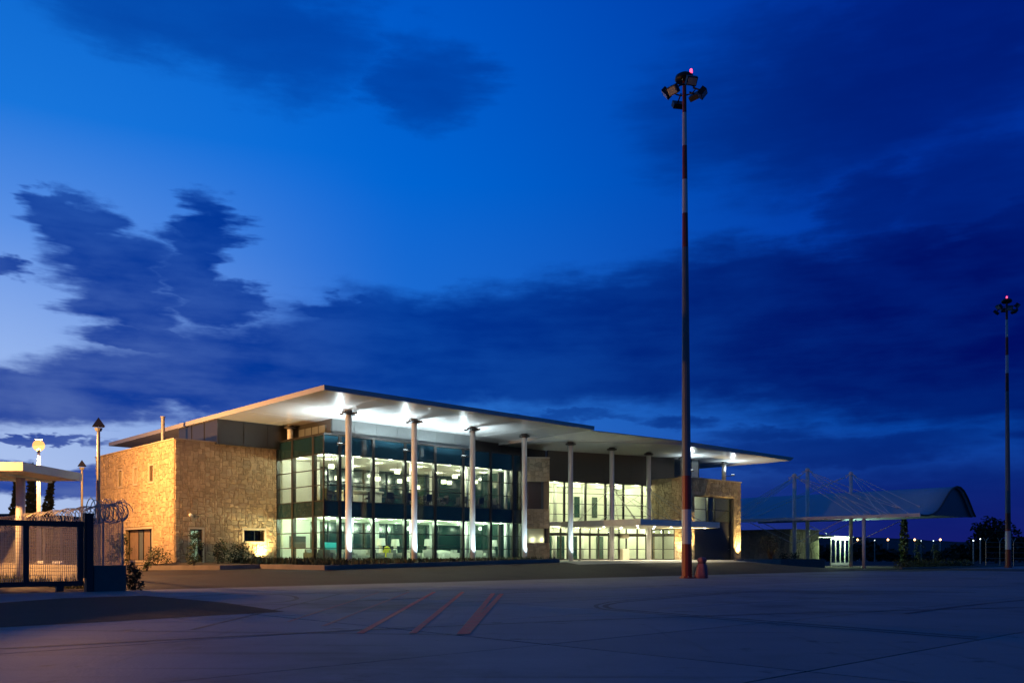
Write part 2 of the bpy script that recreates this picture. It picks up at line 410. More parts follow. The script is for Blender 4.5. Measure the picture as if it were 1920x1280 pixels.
# black tarmac patch, painted stripes, tyre marks
patch = [(-14.6,23.4),(-14.0,27.2),(-12.2,29.0),(-8.2,24.8),(-5.4,20.75),(-6.65,19.45),(-8.15,17.6),(-9.8,15.8)]
S(MB().add([(x,y,.006) for x, y in patch], [tuple(range(8))[::-1]]).build('tarmac_patch', 'patch'))
def ribbon(pts, w, z, name, mat, loopsub=6, **t):
    P = []
    m = len(pts)
    for i in range(m-1):      # Catmull-Rom smoothing
        p0, p1, p2, p3 = (np.array(pts[max(0, min(m-1, i+k))]) for k in (-1, 0, 1, 2))
        for k in range(loopsub if m > 2 else 1):
            s = k/(loopsub if m > 2 else 1)
            P.append(.5*((2*p1)+(-p0+p2)*s+(2*p0-5*p1+4*p2-p3)*s*s+(-p0+3*p1-3*p2+p3)*s**3))
    P.append(np.array(pts[-1])); b = MB()
    for i, p in enumerate(P):
        d = P[min(i+1, len(P)-1)]-P[max(i-1, 0)]; d = d/np.linalg.norm(d); nn = np.array((-d[1], d[0]))*w/2
        b.v += [(*(p-nn), z), (*(p+nn), z)]
        if i: b.f.append((2*i-2, 2*i, 2*i+1, 2*i-1))
    return S(b.build(name, mat, **t))
zz = .0070
for a, c, w in [((-2.84,32.0),(-2.6,14.95),.13), ((-1.8,32.0),(-1.7,14.95),.13), ((-.66,30.7),(-.86,14.75),.15), ((-.36,30.3),(-.79,14.75),.15)]:
    ribbon([a, c], w, zz, 'painted_stripe', 'red_paint'); zz += .0012
for a, c, w in [((-3.77,32),(-3.56,16.5),.1), ((-4.82,31.5),(-4.5,17.6),.08)]:
    ribbon([a, c], w, .007, 'painted_stripe', 'faded_red_paint')
tz = .0035
for pts, w in [([(16.8,31.6),(11.4,32.5),(8.5,31.6),(3.8,25.9),(2.75,24.1),(2.45,22.9),(2.55,21.8),(3.07,20.95),(5.3,17.6),(7.6,14.24)], .16),
               ([(16.9,32.1),(11.4,33.0),(8.2,32.0),(3.5,26.1),(2.5,24.2),(2.2,22.9),(2.3,21.6),(2.9,20.6),(5.1,17.2),(7.4,13.9)], .12),
               ([(-11.1,25.6),(-9.7,30.7),(-7.7,29.5),(-6.7,27.2),(-6.6,25),(-7.7,23.4)], .14), ([(-9.2,15.67),(-3.3,15.02),(-.8,14.62)], .05),
               ([(-4.5,21.6),(-1.5,24.8),(5.2,30.3),(9,34)], .09), ([(-6,24),(-2,28.6),(2,33.4),(8,40)], .14), ([(-9,29),(-4,33),(3,36),(14,44)], .12), ([(-5.99,30.7),(-5.74,15.7)], .1),
               ([(-8.5,31),(-5,31.5),(-4,33.5),(-6,36)], .12), ([(9,20),(14,25),(25,34)], .15), ([(-8,12),(-2,16),(6,20),(18,24)], .10)]:
    tz += .00022; ribbon(pts, w, tz, 'tyre_mark', 'rubber')

# ------------------------------------------------------------------ planting beds and kerbs
def kerb(pts, name='kerb', h=.28, w=.22):
    root = bpy.data.objects.new(name, None); C.objects.link(root); root['kind'] = 'structure'
    for (a, c) in zip(pts, pts[1:]):
        L = math.hypot(c[0]-a[0], c[1]-a[1]); k = max(1, round(L/1.0))
        nx, ny = -(c[1]-a[1])/L*w, (c[0]-a[0])/L*w
        for i in range(k):
            g0 = .004
            f0, f1 = i/k+g0/L, (i+1)/k-g0/L
            p = (a[0]+(c[0]-a[0])*f0, a[1]+(c[1]-a[1])*f0); q = (a[0]+(c[0]-a[0])*f1, a[1]+(c[1]-a[1])*f1)
            pl = [p, q, (q[0]+nx, q[1]+ny), (p[0]+nx, p[1]+ny)]
            zb = [gz(*x)-.05 for x in pl]; zt = [gz(*x)+h+random.uniform(-.004, .004) for x in pl]
            MB().prism([W(*x) for x in pl], zb, zt).build('kerb_stone', 'kerbstone', root)
    return root
kerb([(-4.6,0),(-4.6,-7.7),(14.6,-7.7),(15.2,-6.9),(15.2,-2)])
kerb([(-17,10),(-9.6,7),(-7.2,0),(-4.6,0)], 'kerb')
bed = MB()
bed.prism([W(*p) for p in [(-4.38,.2),(-4.38,-7.48),(14.5,-7.48),(14.98,-6.9),(14.98,-.1)]], .2, [.78,.72,.95,.98,.93])
bed.prism([W(*p) for p in [(-16.5,12),(-9.4,7.2),(-7.0,.22),(-4.4,.22),(-.02,.22),(-.02,6.3),(-7.3,6.3),(-8,14)]], .1, [.4,.62,.70,.74,.86,.88,.86,.6])
S(bed.build('planting_bed', 'soil'))

# ------------------------------------------------------------------ terminal building
T = thing('terminal_building', 'airport terminal with thin flat roof, glass front and rough stone end blocks', 'building', (OX, OY, 0), RZ)
ZG = .93
def px_area(u, v, z): return 1./(W(u, v)[1]**2)

def stones(S_, Z0, Z1, opens, mapf, cell=.22, seed=1, depth=.05):
    """irregular squared rubble over a wall face of length S_; returns [(area weight, centre, verts, faces)]"""
    rng = random.Random(seed); nx = max(1, round(S_/cell)); nz_ = max(1, round((Z1-Z0)/cell)); cs = S_/nx; cz = (Z1-Z0)/nz_
    occ = [[False]*nz_ for _ in range(nx)]
    for i in range(nx):
        for j in range(nz_):
            s, z = (i+.5)*cs, Z0+(j+.5)*cz
            if any(a-.03 < s < b_+.03 and c-.03 < z < d+.03 for a, b_, c, d in opens): occ[i][j] = True
    def solid(i, j): return 0 <= i < nx and 0 <= j < nz_ and not occ0[i][j]
    occ0 = [r[:] for r in occ]
    P = {}
    for i in range(nx+1):
        for j in range(nz_+1):
            inner = all(solid(i+a, j+c) for a in (-1, 0) for c in (-1, 0))
            jx = rng.uniform(-.3, .3)*cs if inner else 0; jz = rng.uniform(-.3, .3)*cz if inner else 0
            P[i, j] = (i*cs+jx, Z0+j*cz+jz)
    sizes = [(2,2)]*5+[(3,2)]*5+[(2,1)]*2+[(3,1)]+[(1,2)]*2+[(2,3)]*2+[(4,2)]+[(3,3)]
    out = []
    for j in range(nz_):
        for i in range(nx):
            if occ[i][j]: continue
            cand = rng.sample(sizes, 8)+[(2,1),(1,2),(1,1)]
            for (w, h) in cand:
                if i+w <= nx and j+h <= nz_ and not any(occ[a][c] for a in range(i, i+w) for c in range(j, j+h)): break
            for a in range(i, i+w):
                for c in range(j, j+h): occ[a][c] = True
            ring = [P[a, j] for a in range(i, i+w)]+[P[i+w, c] for c in range(j, j+h)]+[P[a, j+h] for a in range(i+w, i, -1)]+[P[i, c] for c in range(j+h, j, -1)]
            cx = sum(p[0] for p in ring)/len(ring); cy = sum(p[1] for p in ring)/len(ring); m = len(ring)
            dd = depth*rng.uniform(.6, 1.3); tx, tz = rng.uniform(-.05, .05), rng.uniform(-.05, .05)
            vs = []
            for g_, d in ((.010, 0), (.016, dd*.6), (.042, dd)):
                for p in ring:
                    l = math.hypot(p[0]-cx, p[1]-cy) or 1; k = 1-g_/l*rng.uniform(.7, 1.4)
                    s, z = cx+(p[0]-cx)*k, cy+(p[1]-cy)*k
                    vs.append(mapf(s, z, d+(rng.uniform(-.012, .012)+(s-cx)*tx+(z-cy)*tz if d else 0)))
            vs.append(mapf(cx, cy, dd+rng.uniform(0, .025)))
            fs = [(r*m+k, r*m+(k+1)%m, (r+1)*m+(k+1)%m, (r+1)*m+k) for r in (0, 1) for k in range(m)]+[(2*m+k, 2*m+(k+1)%m, 3*m) for k in range(m)]
            c3 = mapf(cx, cy, dd); out.append((w*h*px_area(c3[0], c3[1], 0), vs, fs))
    return out
def wall_cells(S_, Z0, Z1, opens, mapf, d0, d1):
    """backing wall pieces around the openings"""
    ss = sorted({0, S_, *[x for o in opens for x in o[:2]]}); zs = sorted({Z0, Z1, *[x for o in opens for x in o[2:]]})
    b = MB()
    for a, c in zip(ss, ss[1:]):
        run = None
        for z0, z1 in zip(zs, zs[1:]):
            hole = any(o[0] <= (a+c)/2 <= o[1] and o[2] <= (z0+z1)/2 <= o[3] for o in opens)
            if hole: continue
            q = [mapf(s, z, d) for d in (d0, d1) for s, z in ((a, z0), (c, z0), (c, z1), (a, z1))]
            b.add(q, [(0,3,2,1),(4,5,6,7),(0,1,5,4),(1,2,6,5),(2,3,7,6),(3,0,4,7)])
    return b
STONES = []
def stone_face(S_, Z0, Z1, opens, mapf, seed, cell=.17, trims=True, thick=-.45, visible=1.):
    w = wall_cells(S_, Z0, Z1, opens, mapf, thick, 0).build('stone_wall', 'mortar', T)
    st = stones(S_, Z0, Z1, [(a-.1, b_+.1, c-.1, d+.1) for a, b_, c, d in opens] if trims else opens, mapf, cell, seed)
    for a, vs, fs in st: STONES.append((a*visible, w, vs, fs))
    if trims:
        for a, b_, c, d in opens:
            t = MB(); k = .14
            for s0, s1, z0, z1 in ((a-k, a, c-k, d+k), (b_, b_+k, c-k, d+k), (a, b_, d, d+k), (a, b_, c-k, c)):
                z0 = max(z0, Z0)
                if z1 <= z0: continue
                q = [mapf(s, z, dd) for dd in (-.2, .055) for s, z in ((s0, z0), (s1, z0), (s1, z1), (s0, z1))]
                t.add(q, [(0,3,2,1),(4,5,6,7),(0,1,5,4),(1,2,6,5),(2,3,7,6),(3,0,4,7)])
            t.build('window_surround', 'trim_stone', w)
    return w
# left block: front face (v = 6.4) and west face (u = -7.36)
LF = [(1.02, 1.87, .9, 3.1), (4.86, 6.4, 2.32, 3.12)]
stone_face(7.36, .4, 9.0, LF, lambda s, z, d: (-7.36+s, 6.4-d, z), 11)
LW = [(3.6, 4.25, 6.46, 7.55), (6.55, 7.2, 6.48, 7.58), (9.6, 10.3, 6.46, 7.6), (3.78, 8.9, 1.0, 3.2)]
stone_face(15.2, .3, 9.0, LW, lambda s, z, d: (-7.36-d, 6.4+s, z), 12, visible=1.05)
MB().box(-7.46, .05, 6.30, 6.95, 9.0, 9.08).build('coping', 'trim_stone', T)
MB().box(-7.46, -6.9, 6.952, 21.7, 9.0, 9.08).build('coping', 'trim_stone', T)
MB().box(-6.9, 0, 6.95, 21.5, 8.7, 8.9).build('flat_roof', 'roof_top', T)
# slit window recesses, dark backs
for a, b_, c, d in LW[:3]:
    MB().box(-6.96, -6.93, 6.4+a, 6.4+b_, c, d).build('slit_window', 'trim_stone', T)
# garage-like window with curtains on the west face
bw = MB().box(-7.0, -6.95, 10.18, 15.3, 1.0, 3.2); win = bw.build('west_window', 'dark_wall', T)
for k, (a, c, m) in enumerate([(10.22, 10.5, 'teal'), (10.6, 11.2, 'blue_cloth'), (11.25, 12.5, 'curtain'), (12.55, 13.4, 'blue_cloth'), (13.45, 14.3, 'curtain'), (14.35, 15.2, 'curtain')]):
    MB().box(-7.07, -7.05, a, c, 1.04, 3.12).build('curtain', m, win)
for y in (10.2, 11.22, 12.52, 13.42, 15.26): MB().box(-7.13, -7.08, y-.03, y+.03, 1.0, 3.2).build('frame', 'frame', win)
# front door and small window of the block, room light behind
room = MB().box(-6.8, -.35, 9.0, 9.05, .9, 3.6).build('room_wall', 'white_wall', T)
MB().box(-6.8, -.35, 6.9, 9.0, .85, .9).build('room_floor', 'floor', T)
MB().box(-6.8, -.35, 6.9, 9.0, 3.6, 3.65).build('room_ceiling', 'ceiling', T)
MB().box(-4.4, -4.3, 6.9, 9.0, .9, 3.6).build('room_partition', 'white_wall', T)
dr = MB(); dr.box(-6.34, -6.24, 6.5, 6.62, .9, 3.1); dr.box(-5.73, -5.49, 6.5, 6.62, .9, 3.1); dr.box(-6.24, -5.73, 6.5, 6.62, 3.0, 3.1); dr.box(-6.24, -5.73, 6.5, 6.62, .9, 1.0)
door = dr.build('side_door', 'frame', T); MB().box(-6.24, -5.73, 6.55, 6.57, 1.0, 3.0).build('pane', 'clear_glass', door)
wn = MB(); wn.box(-2.5, -.96, 6.6, 6.68, 2.32, 2.38); wn.box(-2.5, -.96, 6.6, 6.68, 3.06, 3.12); wn.box(-2.5, -2.44, 6.6, 6.68, 2.38, 3.06); wn.box(-1.02, -.96, 6.6, 6.68, 2.38, 3.06); wn.box(-1.62, -1.57, 6.6, 6.68, 2.38, 3.06)
sw = wn.build('small_window', 'frame', T); MB().box(-2.44, -1.62, 6.63, 6.65, 2.38, 3.06).build('pane', 'dark_glass', sw); MB().box(-1.57, -1.02, 6.63, 6.65, 2.38, 3.06).build('pane', 'dark_glass', sw)
dl = MB().lathe([(.12, 3.57), (.12, 3.59)], 12, -5.9, 7.8).build('room_downlight', 'down_white', T); point('light', dl, (-5.9, 7.8, 3.3), (.55, 1, .85), 55)
# roof and clutter behind the block
# main roof
roof = MB().box(-4.8, 18, -8, 26.5, 10.63, 10.88).build('roof', 'fascia', T)
pu = np.linspace(-4.8, 18, 7); pv = np.linspace(-8, 26.5, 8)
for i in range(6):
    for j in range(7):
        MB().box(pu[i]+.02, pu[i+1]-.02, pv[j]+.02, pv[j+1]-.02, 10.6, 10.627).build('soffit_panel', 'soffit', roof)
# second roof, its fascia splayed where it meets the first
bot = [(18.02,-1.2),(20.4,-3.2),(23,-5.1),(25.8,-6.7),(28.8,-7.75),(34,-7.9),(46.6,-7.95),(46.6,22),(18.02,22)]
top = [(18.02,-6.75),(20.4,-7.05),(23,-7.35),(25.8,-7.6),(28.8,-7.9),(34,-7.95),(47,-8.0),(47,22.2),(18.02,22.2)]
b = MB(); m = len(bot)
b.v = [(x, y, 10.47) for x, y in bot]+[(x, y, 10.74) for x, y in top]+[(x, y, 10.80) for x, y in top]
b.f = [tuple(range(m))[::-1], tuple(range(2*m, 3*m))]+[(r*m+i, r*m+(i+1)%m, (r+1)*m+(i+1)%m, (r+1)*m+i) for r in (0, 1) for i in range(m)]
roof2 = b.build('roof', 'fascia', T)
b = MB(); b.prism([(x*.998+.05, y+.15 if y < 0 else y-.2) for x, y in bot], 10.44, 10.465); b.build('soffit_lining', 'soffit', roof2)

# columns with cap rings
for i, u in enumerate([0, 5.22, 10.43, 15.64, 20.8, 25.9, 30.9, 35.95, 42.7, .48]):
    v = -3. if i < 9 else 5.3
    zt = 10.6 if i < 4 or i == 9 else 10.44; zb = ZG-.1 if i < 7 else (8.35 if i < 9 else 9.3)
    col = MB().lathe([(.2, zb), (.2, zt)], 24, u, v).build('column', 'white_column', T, smooth=False)
    col.data.polygons.foreach_set('use_smooth', [len(p.vertices) == 4 for p in col.data.polygons])
    c = MB().lathe([(.24, zt-.30), (.24, zt-.27), (.40, zt-.26), (.42, zt-.18), (.40, zt-.13), (.24, zt-.12), (.24, zt-.02)], 20, u, v)
    if i < 3:
        for a in range(4):
            t = a*PI/2+.4; c.obox((u+.5*math.cos(t), v+.5*math.sin(t), zt-.2), (math.cos(t), math.sin(t), 0), (-math.sin(t), math.cos(t), 0), (0, 0, 1), .12, .08, .06)
    cap = c.build('column_cap', 'dark_steel', col)
    if i < 3:
        for a in range(4):
            t = a*PI/2+.4; x, y = u+.52*math.cos(t), v+.52*math.sin(t)
            MB().lathe([(.06, zt-.138), (.06, zt-.13)], 10, x, y).build('uplight_lens', 'up_glow', col)
    if i < 3 or i in (7, 8):
        hz = zt-2.0 if i < 3 else zt-1.3; sd = 1 if i < 3 else -1
        a_ = MB(); a_.tube([(u, v+.18*sd, hz-.1), (u, v+.95*sd, hz-.1)], .03, 6); a_.obox((u, v+1.0*sd, hz-.06), (1,0,0), (0,1,0), (0,0,1), .16, .1, .06); arm_ = a_.build('uplight_arm', 'dark_steel', col)
        MB().box(u-.13, u+.13, v+1.0*sd-.08, v+1.0*sd+.08, hz+.004, hz+.012).build('uplight_lens', 'up_glow', arm_)
        spot('light', arm_, (u, v+1.0*sd, hz+.05), (u, v+1.2*sd, zt), (.78, .95, 1.), [1550, 1650, 1350, 0, 0, 0, 0, 480, 400][i], 165, .08, .5)

# glass box: curtain wall panes, mullions, transoms
ZT = [.93, 1.84, 2.87, 3.95, 5.0, 6.04, 7.1, 8.13, 9.38]
MU = [0, 1.25, 3.95, 6.68, 9.4, 12.1, 14.9, 17.3, 18.2]
MV = [0, 1.36, 4.15, 6.4]
cw = MB().box(-.02, 18.25, -.03, .12, 9.38, 9.5); cw.box(-.02, .12, .12, 6.3, 9.38, 9.5)
front = cw.build('curtain_wall', 'frame', T)
def pane(x0, x1, y0, y1, z0, z1, m): MB().box(x0, x1, y0, y1, z0, z1).build('pane', m, front)
for i in range(len(MU)-1):
    for j in range(len(ZT)-1):
        z0, z1 = ZT[j], ZT[j+1]
        m = 'spandrel' if j in (3, 7) else 'glass'
        pane(MU[i]+.06, MU[i+1]-.06, .03, .045, z0+.03, z1-.03, m)
for i in range(len(MV)-1):
    for j in range(len(ZT)-1):
        m = 'spandrel' if j in (3, 7) else 'glass'
        pane(.03, .045, MV[i]+.06, MV[i+1]-.06, ZT[j]+.03, ZT[j+1]-.03, m)
for i, u in enumerate(MU):
    w = .11 if 0 < i < len(MU)-1 else .07
    MB().box(u-w if i else 0.0, u+w, -.03 if i else 0., .26 if i else .1, ZG-.05, 9.38).build('mullion', 'frame', front)
for v in MV[1:]: MB().box(-.03, .24, v-.11, v+.11 if v < 6 else v, ZG-.05, 9.38).build('mullion', 'frame', front)
for z in ZT[1:8]:
    for i in range(len(MU)-1): MB().box(MU[i]+.115, MU[i+1]-.115, .0, .09, z-.028, z+.028).build('transom', 'frame', front)
    for i in range(len(MV)-1): MB().box(.0, .09, MV[i]+.115, MV[i+1]-.115, z-.028, z+.028).build('transom', 'frame', front)
# interior of the glass box
IN = MB().box(.05, 18.3, .3, 10, .6, .92).build('ground_floor', 'floor', T)
up = MB().box(.3, 18.3, .5, 10, 3.99, 4.95).build('upper_floor', 'wood_floor', T)
MB().box(.28, 18.3, .48, 10, 3.93, 3.985).build('ceiling', 'ceiling', T)
MB().box(.1, 18.3, .3, 10, 8.2, 9.36).build('upper_ceiling', 'ceiling', T)
bw = MB()
bw.box(.1, 2.9, 8.2, 8.3, .92, 3.93); bw.box(6.9, 7.5, 8.2, 8.3, .92, 3.93)
bw.box(.1, 4.6, 8.2, 8.3, 4.95, 8.2)
bw.box(.1, .2, 6.5, 8.2, .92, 8.2)
bw.build('interior_wall', 'white_wall', T)
MB().box(2.9, 18.3, 8.32, 8.4, .92, 8.2).build('back_glazing', 'green_dark', T)
MB().box(18.3, 18.4, 1.2, 9.9, .92, 9.3).build('end_wall', 'green_dark', T)
for u in (4.3, 5.4, 8.7, 9.8, 10.9, 13.8, 15, 16.2):
    for z0, z1 in ((.92, 3.9), (4.95, 8.2)): MB().box(u-.04, u+.04, 8.22, 8.31, z0, z1).build('back_mullion', 'frame', T)
for z in (2.2, 6.1, 7.1): MB().box(5.05, 18.25, 8.23, 8.30, z-.03, z+.03).build('back_transom', 'frame', T)
for u in (2.9, 8.1, 13.4, 17.6):
    for v in (1.2, 5.6):
        for z0, z1 in ((.92, 3.93), (4.95, 8.2)): MB().lathe([(.15, z0), (.15, z1)], 16, u, v).build('interior_column', 'white_column', T, smooth=True)
# white feature wall with a black screen at the west end of the lounge
MB().box(.35, 2.6, 6.2, 6.3, .92, 3.93).build('feature_wall', 'white_wall', T)
MB().box(.35, 2.6, 6.2, 6.3, 4.95, 8.2).build('feature_wall', 'white_wall', T)
MB().box(.9, 2.2, 6.12, 6.19, 1.9, 2.75).build('wall_screen', 'dark_wall', T)
# recessed lamps along the glass on both floors
k = 0
for i in range(1, 8):
    for f in (.25, .75):
        u = MU[i-1]+(MU[i]-MU[i-1])*f
        if i == 1 and f == .25: continue
        for z, m, col, pw in ((3.925, 'down_white', (.90, 1., .74), 70), (8.195, 'down_warm', (1., .91, .70), 52)):
            d = MB().lathe([(.10, z-.012), (.10, z)], 12, u, .85).build('downlight', m, T)
            point('light', d, (u, .85, z-.2), col, pw, .09)
        k += 1
for v in (1.8, 4.6):
    for z, m, col, pw in ((3.925, 'down_white', (.90, 1., .74), 130), (8.195, 'down_warm', (1., .91, .70), 110)):
        d = MB().lathe([(.10, z-.012), (.10, z)], 12, .9, v).build('downlight', m, T); point('light', d, (.9, v, z-.2), col, pw, .09)
for u in (2.5, 6.5, 10.5, 14.5, 17.2):
    for v in (3.4, 6.4):
        for z, m, col, pw in ((3.925, 'down_white', (.80, 1., .66), 85), (8.195, 'down_warm', (1., .90, .66), 55)):
            d = MB().lathe([(.06, z-.012), (.06, z)], 10, u, v).build('downlight', m, T); point('light', d, (u, v, z-.25), col, pw, .12)

# metal clerestory band, dark upper walls, plant-room glazing to the west
for a, c in zip(np.linspace(1.1, 13.6, 8), list(np.linspace(1.1, 13.6, 8))[1:]):
    MB().box(a+.008, c-.008, .70, .78, 9.5, 10.6).build('clerestory_panel', 'metal_panel', T)
MB().box(1.1, 13.6, .80, .95, 9.4, 10.6).build('clerestory_backing', 'dark_steel', T)
MB().box(.98, 1.09, .71, 6.0, 9.4, 10.6).build('clerestory_side', 'dark_wall', T)
cg = MB().box(.93, .97, 1.3, 5.0, 9.75, 10.25).build('clerestory_window', 'metal_panel', T)
for v in (1.3, 2.2, 3.1, 4.0, 4.9): MB().box(.90, .925, v, v+.04, 9.7, 10.3).build('frame', 'frame', cg)
MB().box(-4.55, .97, 6.02, 6.1, 8.9, 10.6).build('plant_wall', 'dark_wall', T)
MB().box(-4.6, -4.55, 6.02, 12.4, 8.9, 10.6).build('plant_wall', 'dark_wall', T)
for v in (8.1, 10.2): MB().box(-4.63, -4.605, v-.02, v+.02, 9.08, 10.6).build('joint_cover', 'frame', T)
for u in (-2.7, -.9): MB().box(u-.02, u+.02, 5.99, 6.015, 9.08, 10.6).build('joint_cover', 'frame', T)
bp = MB(); bp.box(13.62, 13.7, .75, 2.5, 9.4, 10.6); bp.box(13.7, 18.0, 2.5, 2.6, 9.4, 10.6); bp.box(18.0, 23.5, 2.5, 2.6, .9, 10.44)
bp.build('upper_wall', 'brown_panel', T)
EA = math.atan2(-3.1, 10.6); EL = 11.05
def E(s, n_): return (23.5+s*math.cos(EA)+n_*math.sin(EA), 2.2+s*math.sin(EA)-n_*math.cos(EA))   # entrance front: s along it, n_ outward
def ebox(b_, s0, s1, n0, n1, z0, z1): b_.prism([E(s0, n1), E(s1, n1), E(s1, n0), E(s0, n0)], z0, z1); return b_
for s0, s1 in ((0, 2.9), (2.91, 5.8), (5.81, 8.7), (8.71, 11.6), (11.61, 13.6)):
    z0 = 7.8 if s0 < 11 else 8.37
    ebox(MB(), s0, s1, -.15, 0, z0, 10.44).build('upper_wall_panel', 'brown_panel', T)
ef = MB()
for s in (.04, 1.66, 3.85, 5.92, 7.87, 9.93): ebox(ef, s-.07, s+.07, -.14, .06, 4.3, 7.8)
for s in (.12, 1.3, 2.0, 3.3, 4.3, 5.2, 6.3, 7.4, 8.2, 9.4, 10.4): ebox(ef, s-.05, s+.05, -.12, .05, ZG, 3.8)
for z in (4.95, 5.88, 6.82, 7.76): ebox(ef, .12, 10.9, -.06, .03, z-.025, z+.025)
for z, h in ((3.2, .13), (1.9, .03), (1.0, .06)): ebox(ef, .18, 10.9, -.07, .03, z-h, z+h)
ent = ef.build('entrance_front', 'frame', T)
su = [.04, 1.66, 3.85, 5.92, 7.87, 9.93, 11.0]
for a, c in zip(su, su[1:]):
    for z0, z1 in ((4.32, 4.92), (4.98, 5.85), (5.91, 6.79), (6.85, 7.73)): ebox(MB(), a+.08, c-.08, -.03, -.015, z0, z1).build('pane', 'clear_glass', ent)
sl = [.12, 1.3, 2.0, 3.3, 4.3, 5.2, 6.3, 7.4, 8.2, 9.4, 10.4, 11.0]
for a, c in zip(sl, sl[1:]):
    for z0, z1 in ((1.07, 1.86), (1.94, 3.06), (3.34, 3.78)): ebox(MB(), a+.06, c-.06, -.03, -.015, z0, z1).build('pane', 'clear_glass', ent)
ebox(MB(), 6.9, 8.2, .35, 1.25, ZG, 3.2).build('draught_lobby', 'white_wall', T) if False else None
b = MB(); ebox(b, 7.45, 8.15, .02, .5, ZG, 1.95); ebox(b, 7.45, 8.15, .02, .5, 2.9, 3.25); b.build('lobby_panel', 'trim_stone', ent)
# entrance hall interior
hall = MB(); ebox(hall, -.2, 12, -6.2, -6.1, .9, 7.8); ebox(hall, -.3, -.2, -6.1, -.2, .9, 7.8); ebox(hall, 11.3, 11.4, -6.1, -.2, .9, 7.8); hall.build('hall_wall', 'white_wall', T)
h2 = MB(); ebox(h2, -.2, 11.3, -6.1, -.16, .75, .92); h2.build('hall_floor', 'floor', T)
h3 = MB(); ebox(h3, -.2, 11.3, -6.1, -.2, 3.9, 4.28); ebox(h3, -.2, 11.3, -6.1, -.2, 7.82, 7.95); h3.build('hall_ceiling', 'ceiling', T)
for s, n_, z0, z1, w in ((1.2, -6.05, .92, 3.1, .5), (3.2, -6.05, .92, 3.2, .6), (4.6, -6.05, .92, 3.2, .6), (6.1, -6.05, .92, 3.2, .5), (9.2, -6.05, .92, 3.2, .4), (6.6, -6.05, 5.0, 7.0, .3), (8.6, -6.05, 5.0, 7.0, .3), (10.2, -6.05, 5.0, 7.0, .3), (1.1, -6.05, 4.9, 6.1, .45)):
    ebox(MB(), s-w, s+w, n_, n_+.05, z0, z1).build('hall_door', 'green_dark', T)
for s in (2.2, 5.1, 8.0):
    for z0, z1 in ((.92, 3.9), (4.28, 7.82)):
        x, y = E(s, -2.6); MB().lathe([(.17, z0), (.17, z1)], 14, x, y).build('hall_column', 'white_column', T, smooth=True)
for s in (1.4, 3.6, 5.8, 8.0, 10.2):
    for n_ in (-1.2, -4.2):
        for z, pw in ((3.895, 115), (7.815, 105)):
            x, y = E(s, n_); d = MB().lathe([(.08, z-.012), (.08, z)], 10, x, y).build('downlight', 'down_warm', T)
            point('light', d, (x, y, z-.25), (.97, 1., .62), pw, .12)
# stone return with two windows between the glass box and the entrance
P0 = (.75+.12, 70.45); P1 = (3.05, 70.75)
ln = math.hypot(P1[0]-P0[0], P1[1]-P0[1]); dx, dy = (P1[0]-P0[0])/ln, (P1[1]-P0[1])/ln
def ret(s, z, d): return (*inv(P0[0]+dx*s+dy*d, P0[1]+dy*s-dx*d), z)
for z0, z1, sd in ((.6, 2.36, 21), (3.53, 5.1, 22), (7.32, 9.2, 23)): stone_face(ln, z0, z1, [], ret, sd, trims=False, thick=-.6)
def rbox(s0, s1, d0, d1, z0, z1):
    q = [ret(s, z, d) for d in (d0, d1) for s, z in ((s0, z0), (s1, z0), (s1, z1), (s0, z1))]
    return MB().add(q, [(0,3,2,1),(4,5,6,7),(0,1,5,4),(1,2,6,5),(2,3,7,6),(3,0,4,7)])
rw = rbox(0, ln-.1, -.5, -.45, 5.1, 7.32).build('return_window', 'brown_panel', T)
rbox(ln*.72, ln*.80, -.44, -.42, 5.1, 7.32).build('frame', 'blue_cloth', rw)
rw2 = rbox(.02, ln-.42, -.3, -.285, 2.38, 3.5).build('return_window', 'clear_glass', T)
rbox(0, ln-.4, -.62, -.58, 2.36, 3.53).build('blind', 'white_wall', rw2); rbox(ln-.4, ln-.3, -.4, -.05, 2.36, 3.53).build('frame', 'frame', rw2)
point('light', rw2, ret(ln*.4, 2.62, -.42), (1., .96, .6), 7, .06); point('light', rw2, ret(ln*.75, 2.62, -.42), (1., .96, .6), 7, .06)
b = MB(); q0 = inv(3.0, 70.9); q1 = inv(3.05, 75.6); b.prism([q0, q1, (q1[0]-.3, q1[1]+.3), (q0[0]-.3, q0[1]+.3)], .6, 9.18); b.build('return_side_wall', 'mortar', T)
rbox(.0, ln+.02, -.6, .1, 9.2, 9.28).build('coping', 'trim_stone', T)
# right stone block with tall opening
RF = [(1.57, 7.9, .93, 6.8)]
stone_face(9.15, .7, 8.35, RF, lambda s, z, d: (34.1+s, -4.5-d, z), 31, trims=False, thick=-.5)
stone_face(3.7, .7, 8.35, [(.02, 2.62, .7, 3.78)], lambda s, z, d: (34.1-d, -.8-s, z), 32, trims=False, thick=-.5)
# glazed doors carry on round the corner under the porch
sd_ = MB()
for v in (-.88, -2.08, -3.36): sd_.box(34.14, 34.26, v-.05, v+.05, .93, 3.76)
for z0, z1 in ((3.08, 3.32), (1.88, 1.93), (.93, 1.03), (3.66, 3.76)): sd_.box(34.16, 34.24, -3.31, -2.13, z0, z1); sd_.box(34.16, 34.24, -2.03, -.93, z0, z1)
sdo = sd_.build('side_entrance', 'frame', T)
for v0, v1 in ((-3.31, -2.13), (-2.03, -.93)):
    for z0, z1 in ((1.03, 1.88), (1.93, 3.08), (3.32, 3.66)): MB().box(34.19, 34.205, v0, v1, z0, z1).build('pane', 'clear_glass', sdo)
r5 = MB(); r5.box(37.2, 37.3, -3.7, .4, .9, 3.9); r5.box(34.65, 37.2, .3, .4, .9, 3.9); r5.box(34.65, 37.2, -3.7, -3.6, .9, 3.9); r5.build('side_hall_wall', 'white_wall', T)
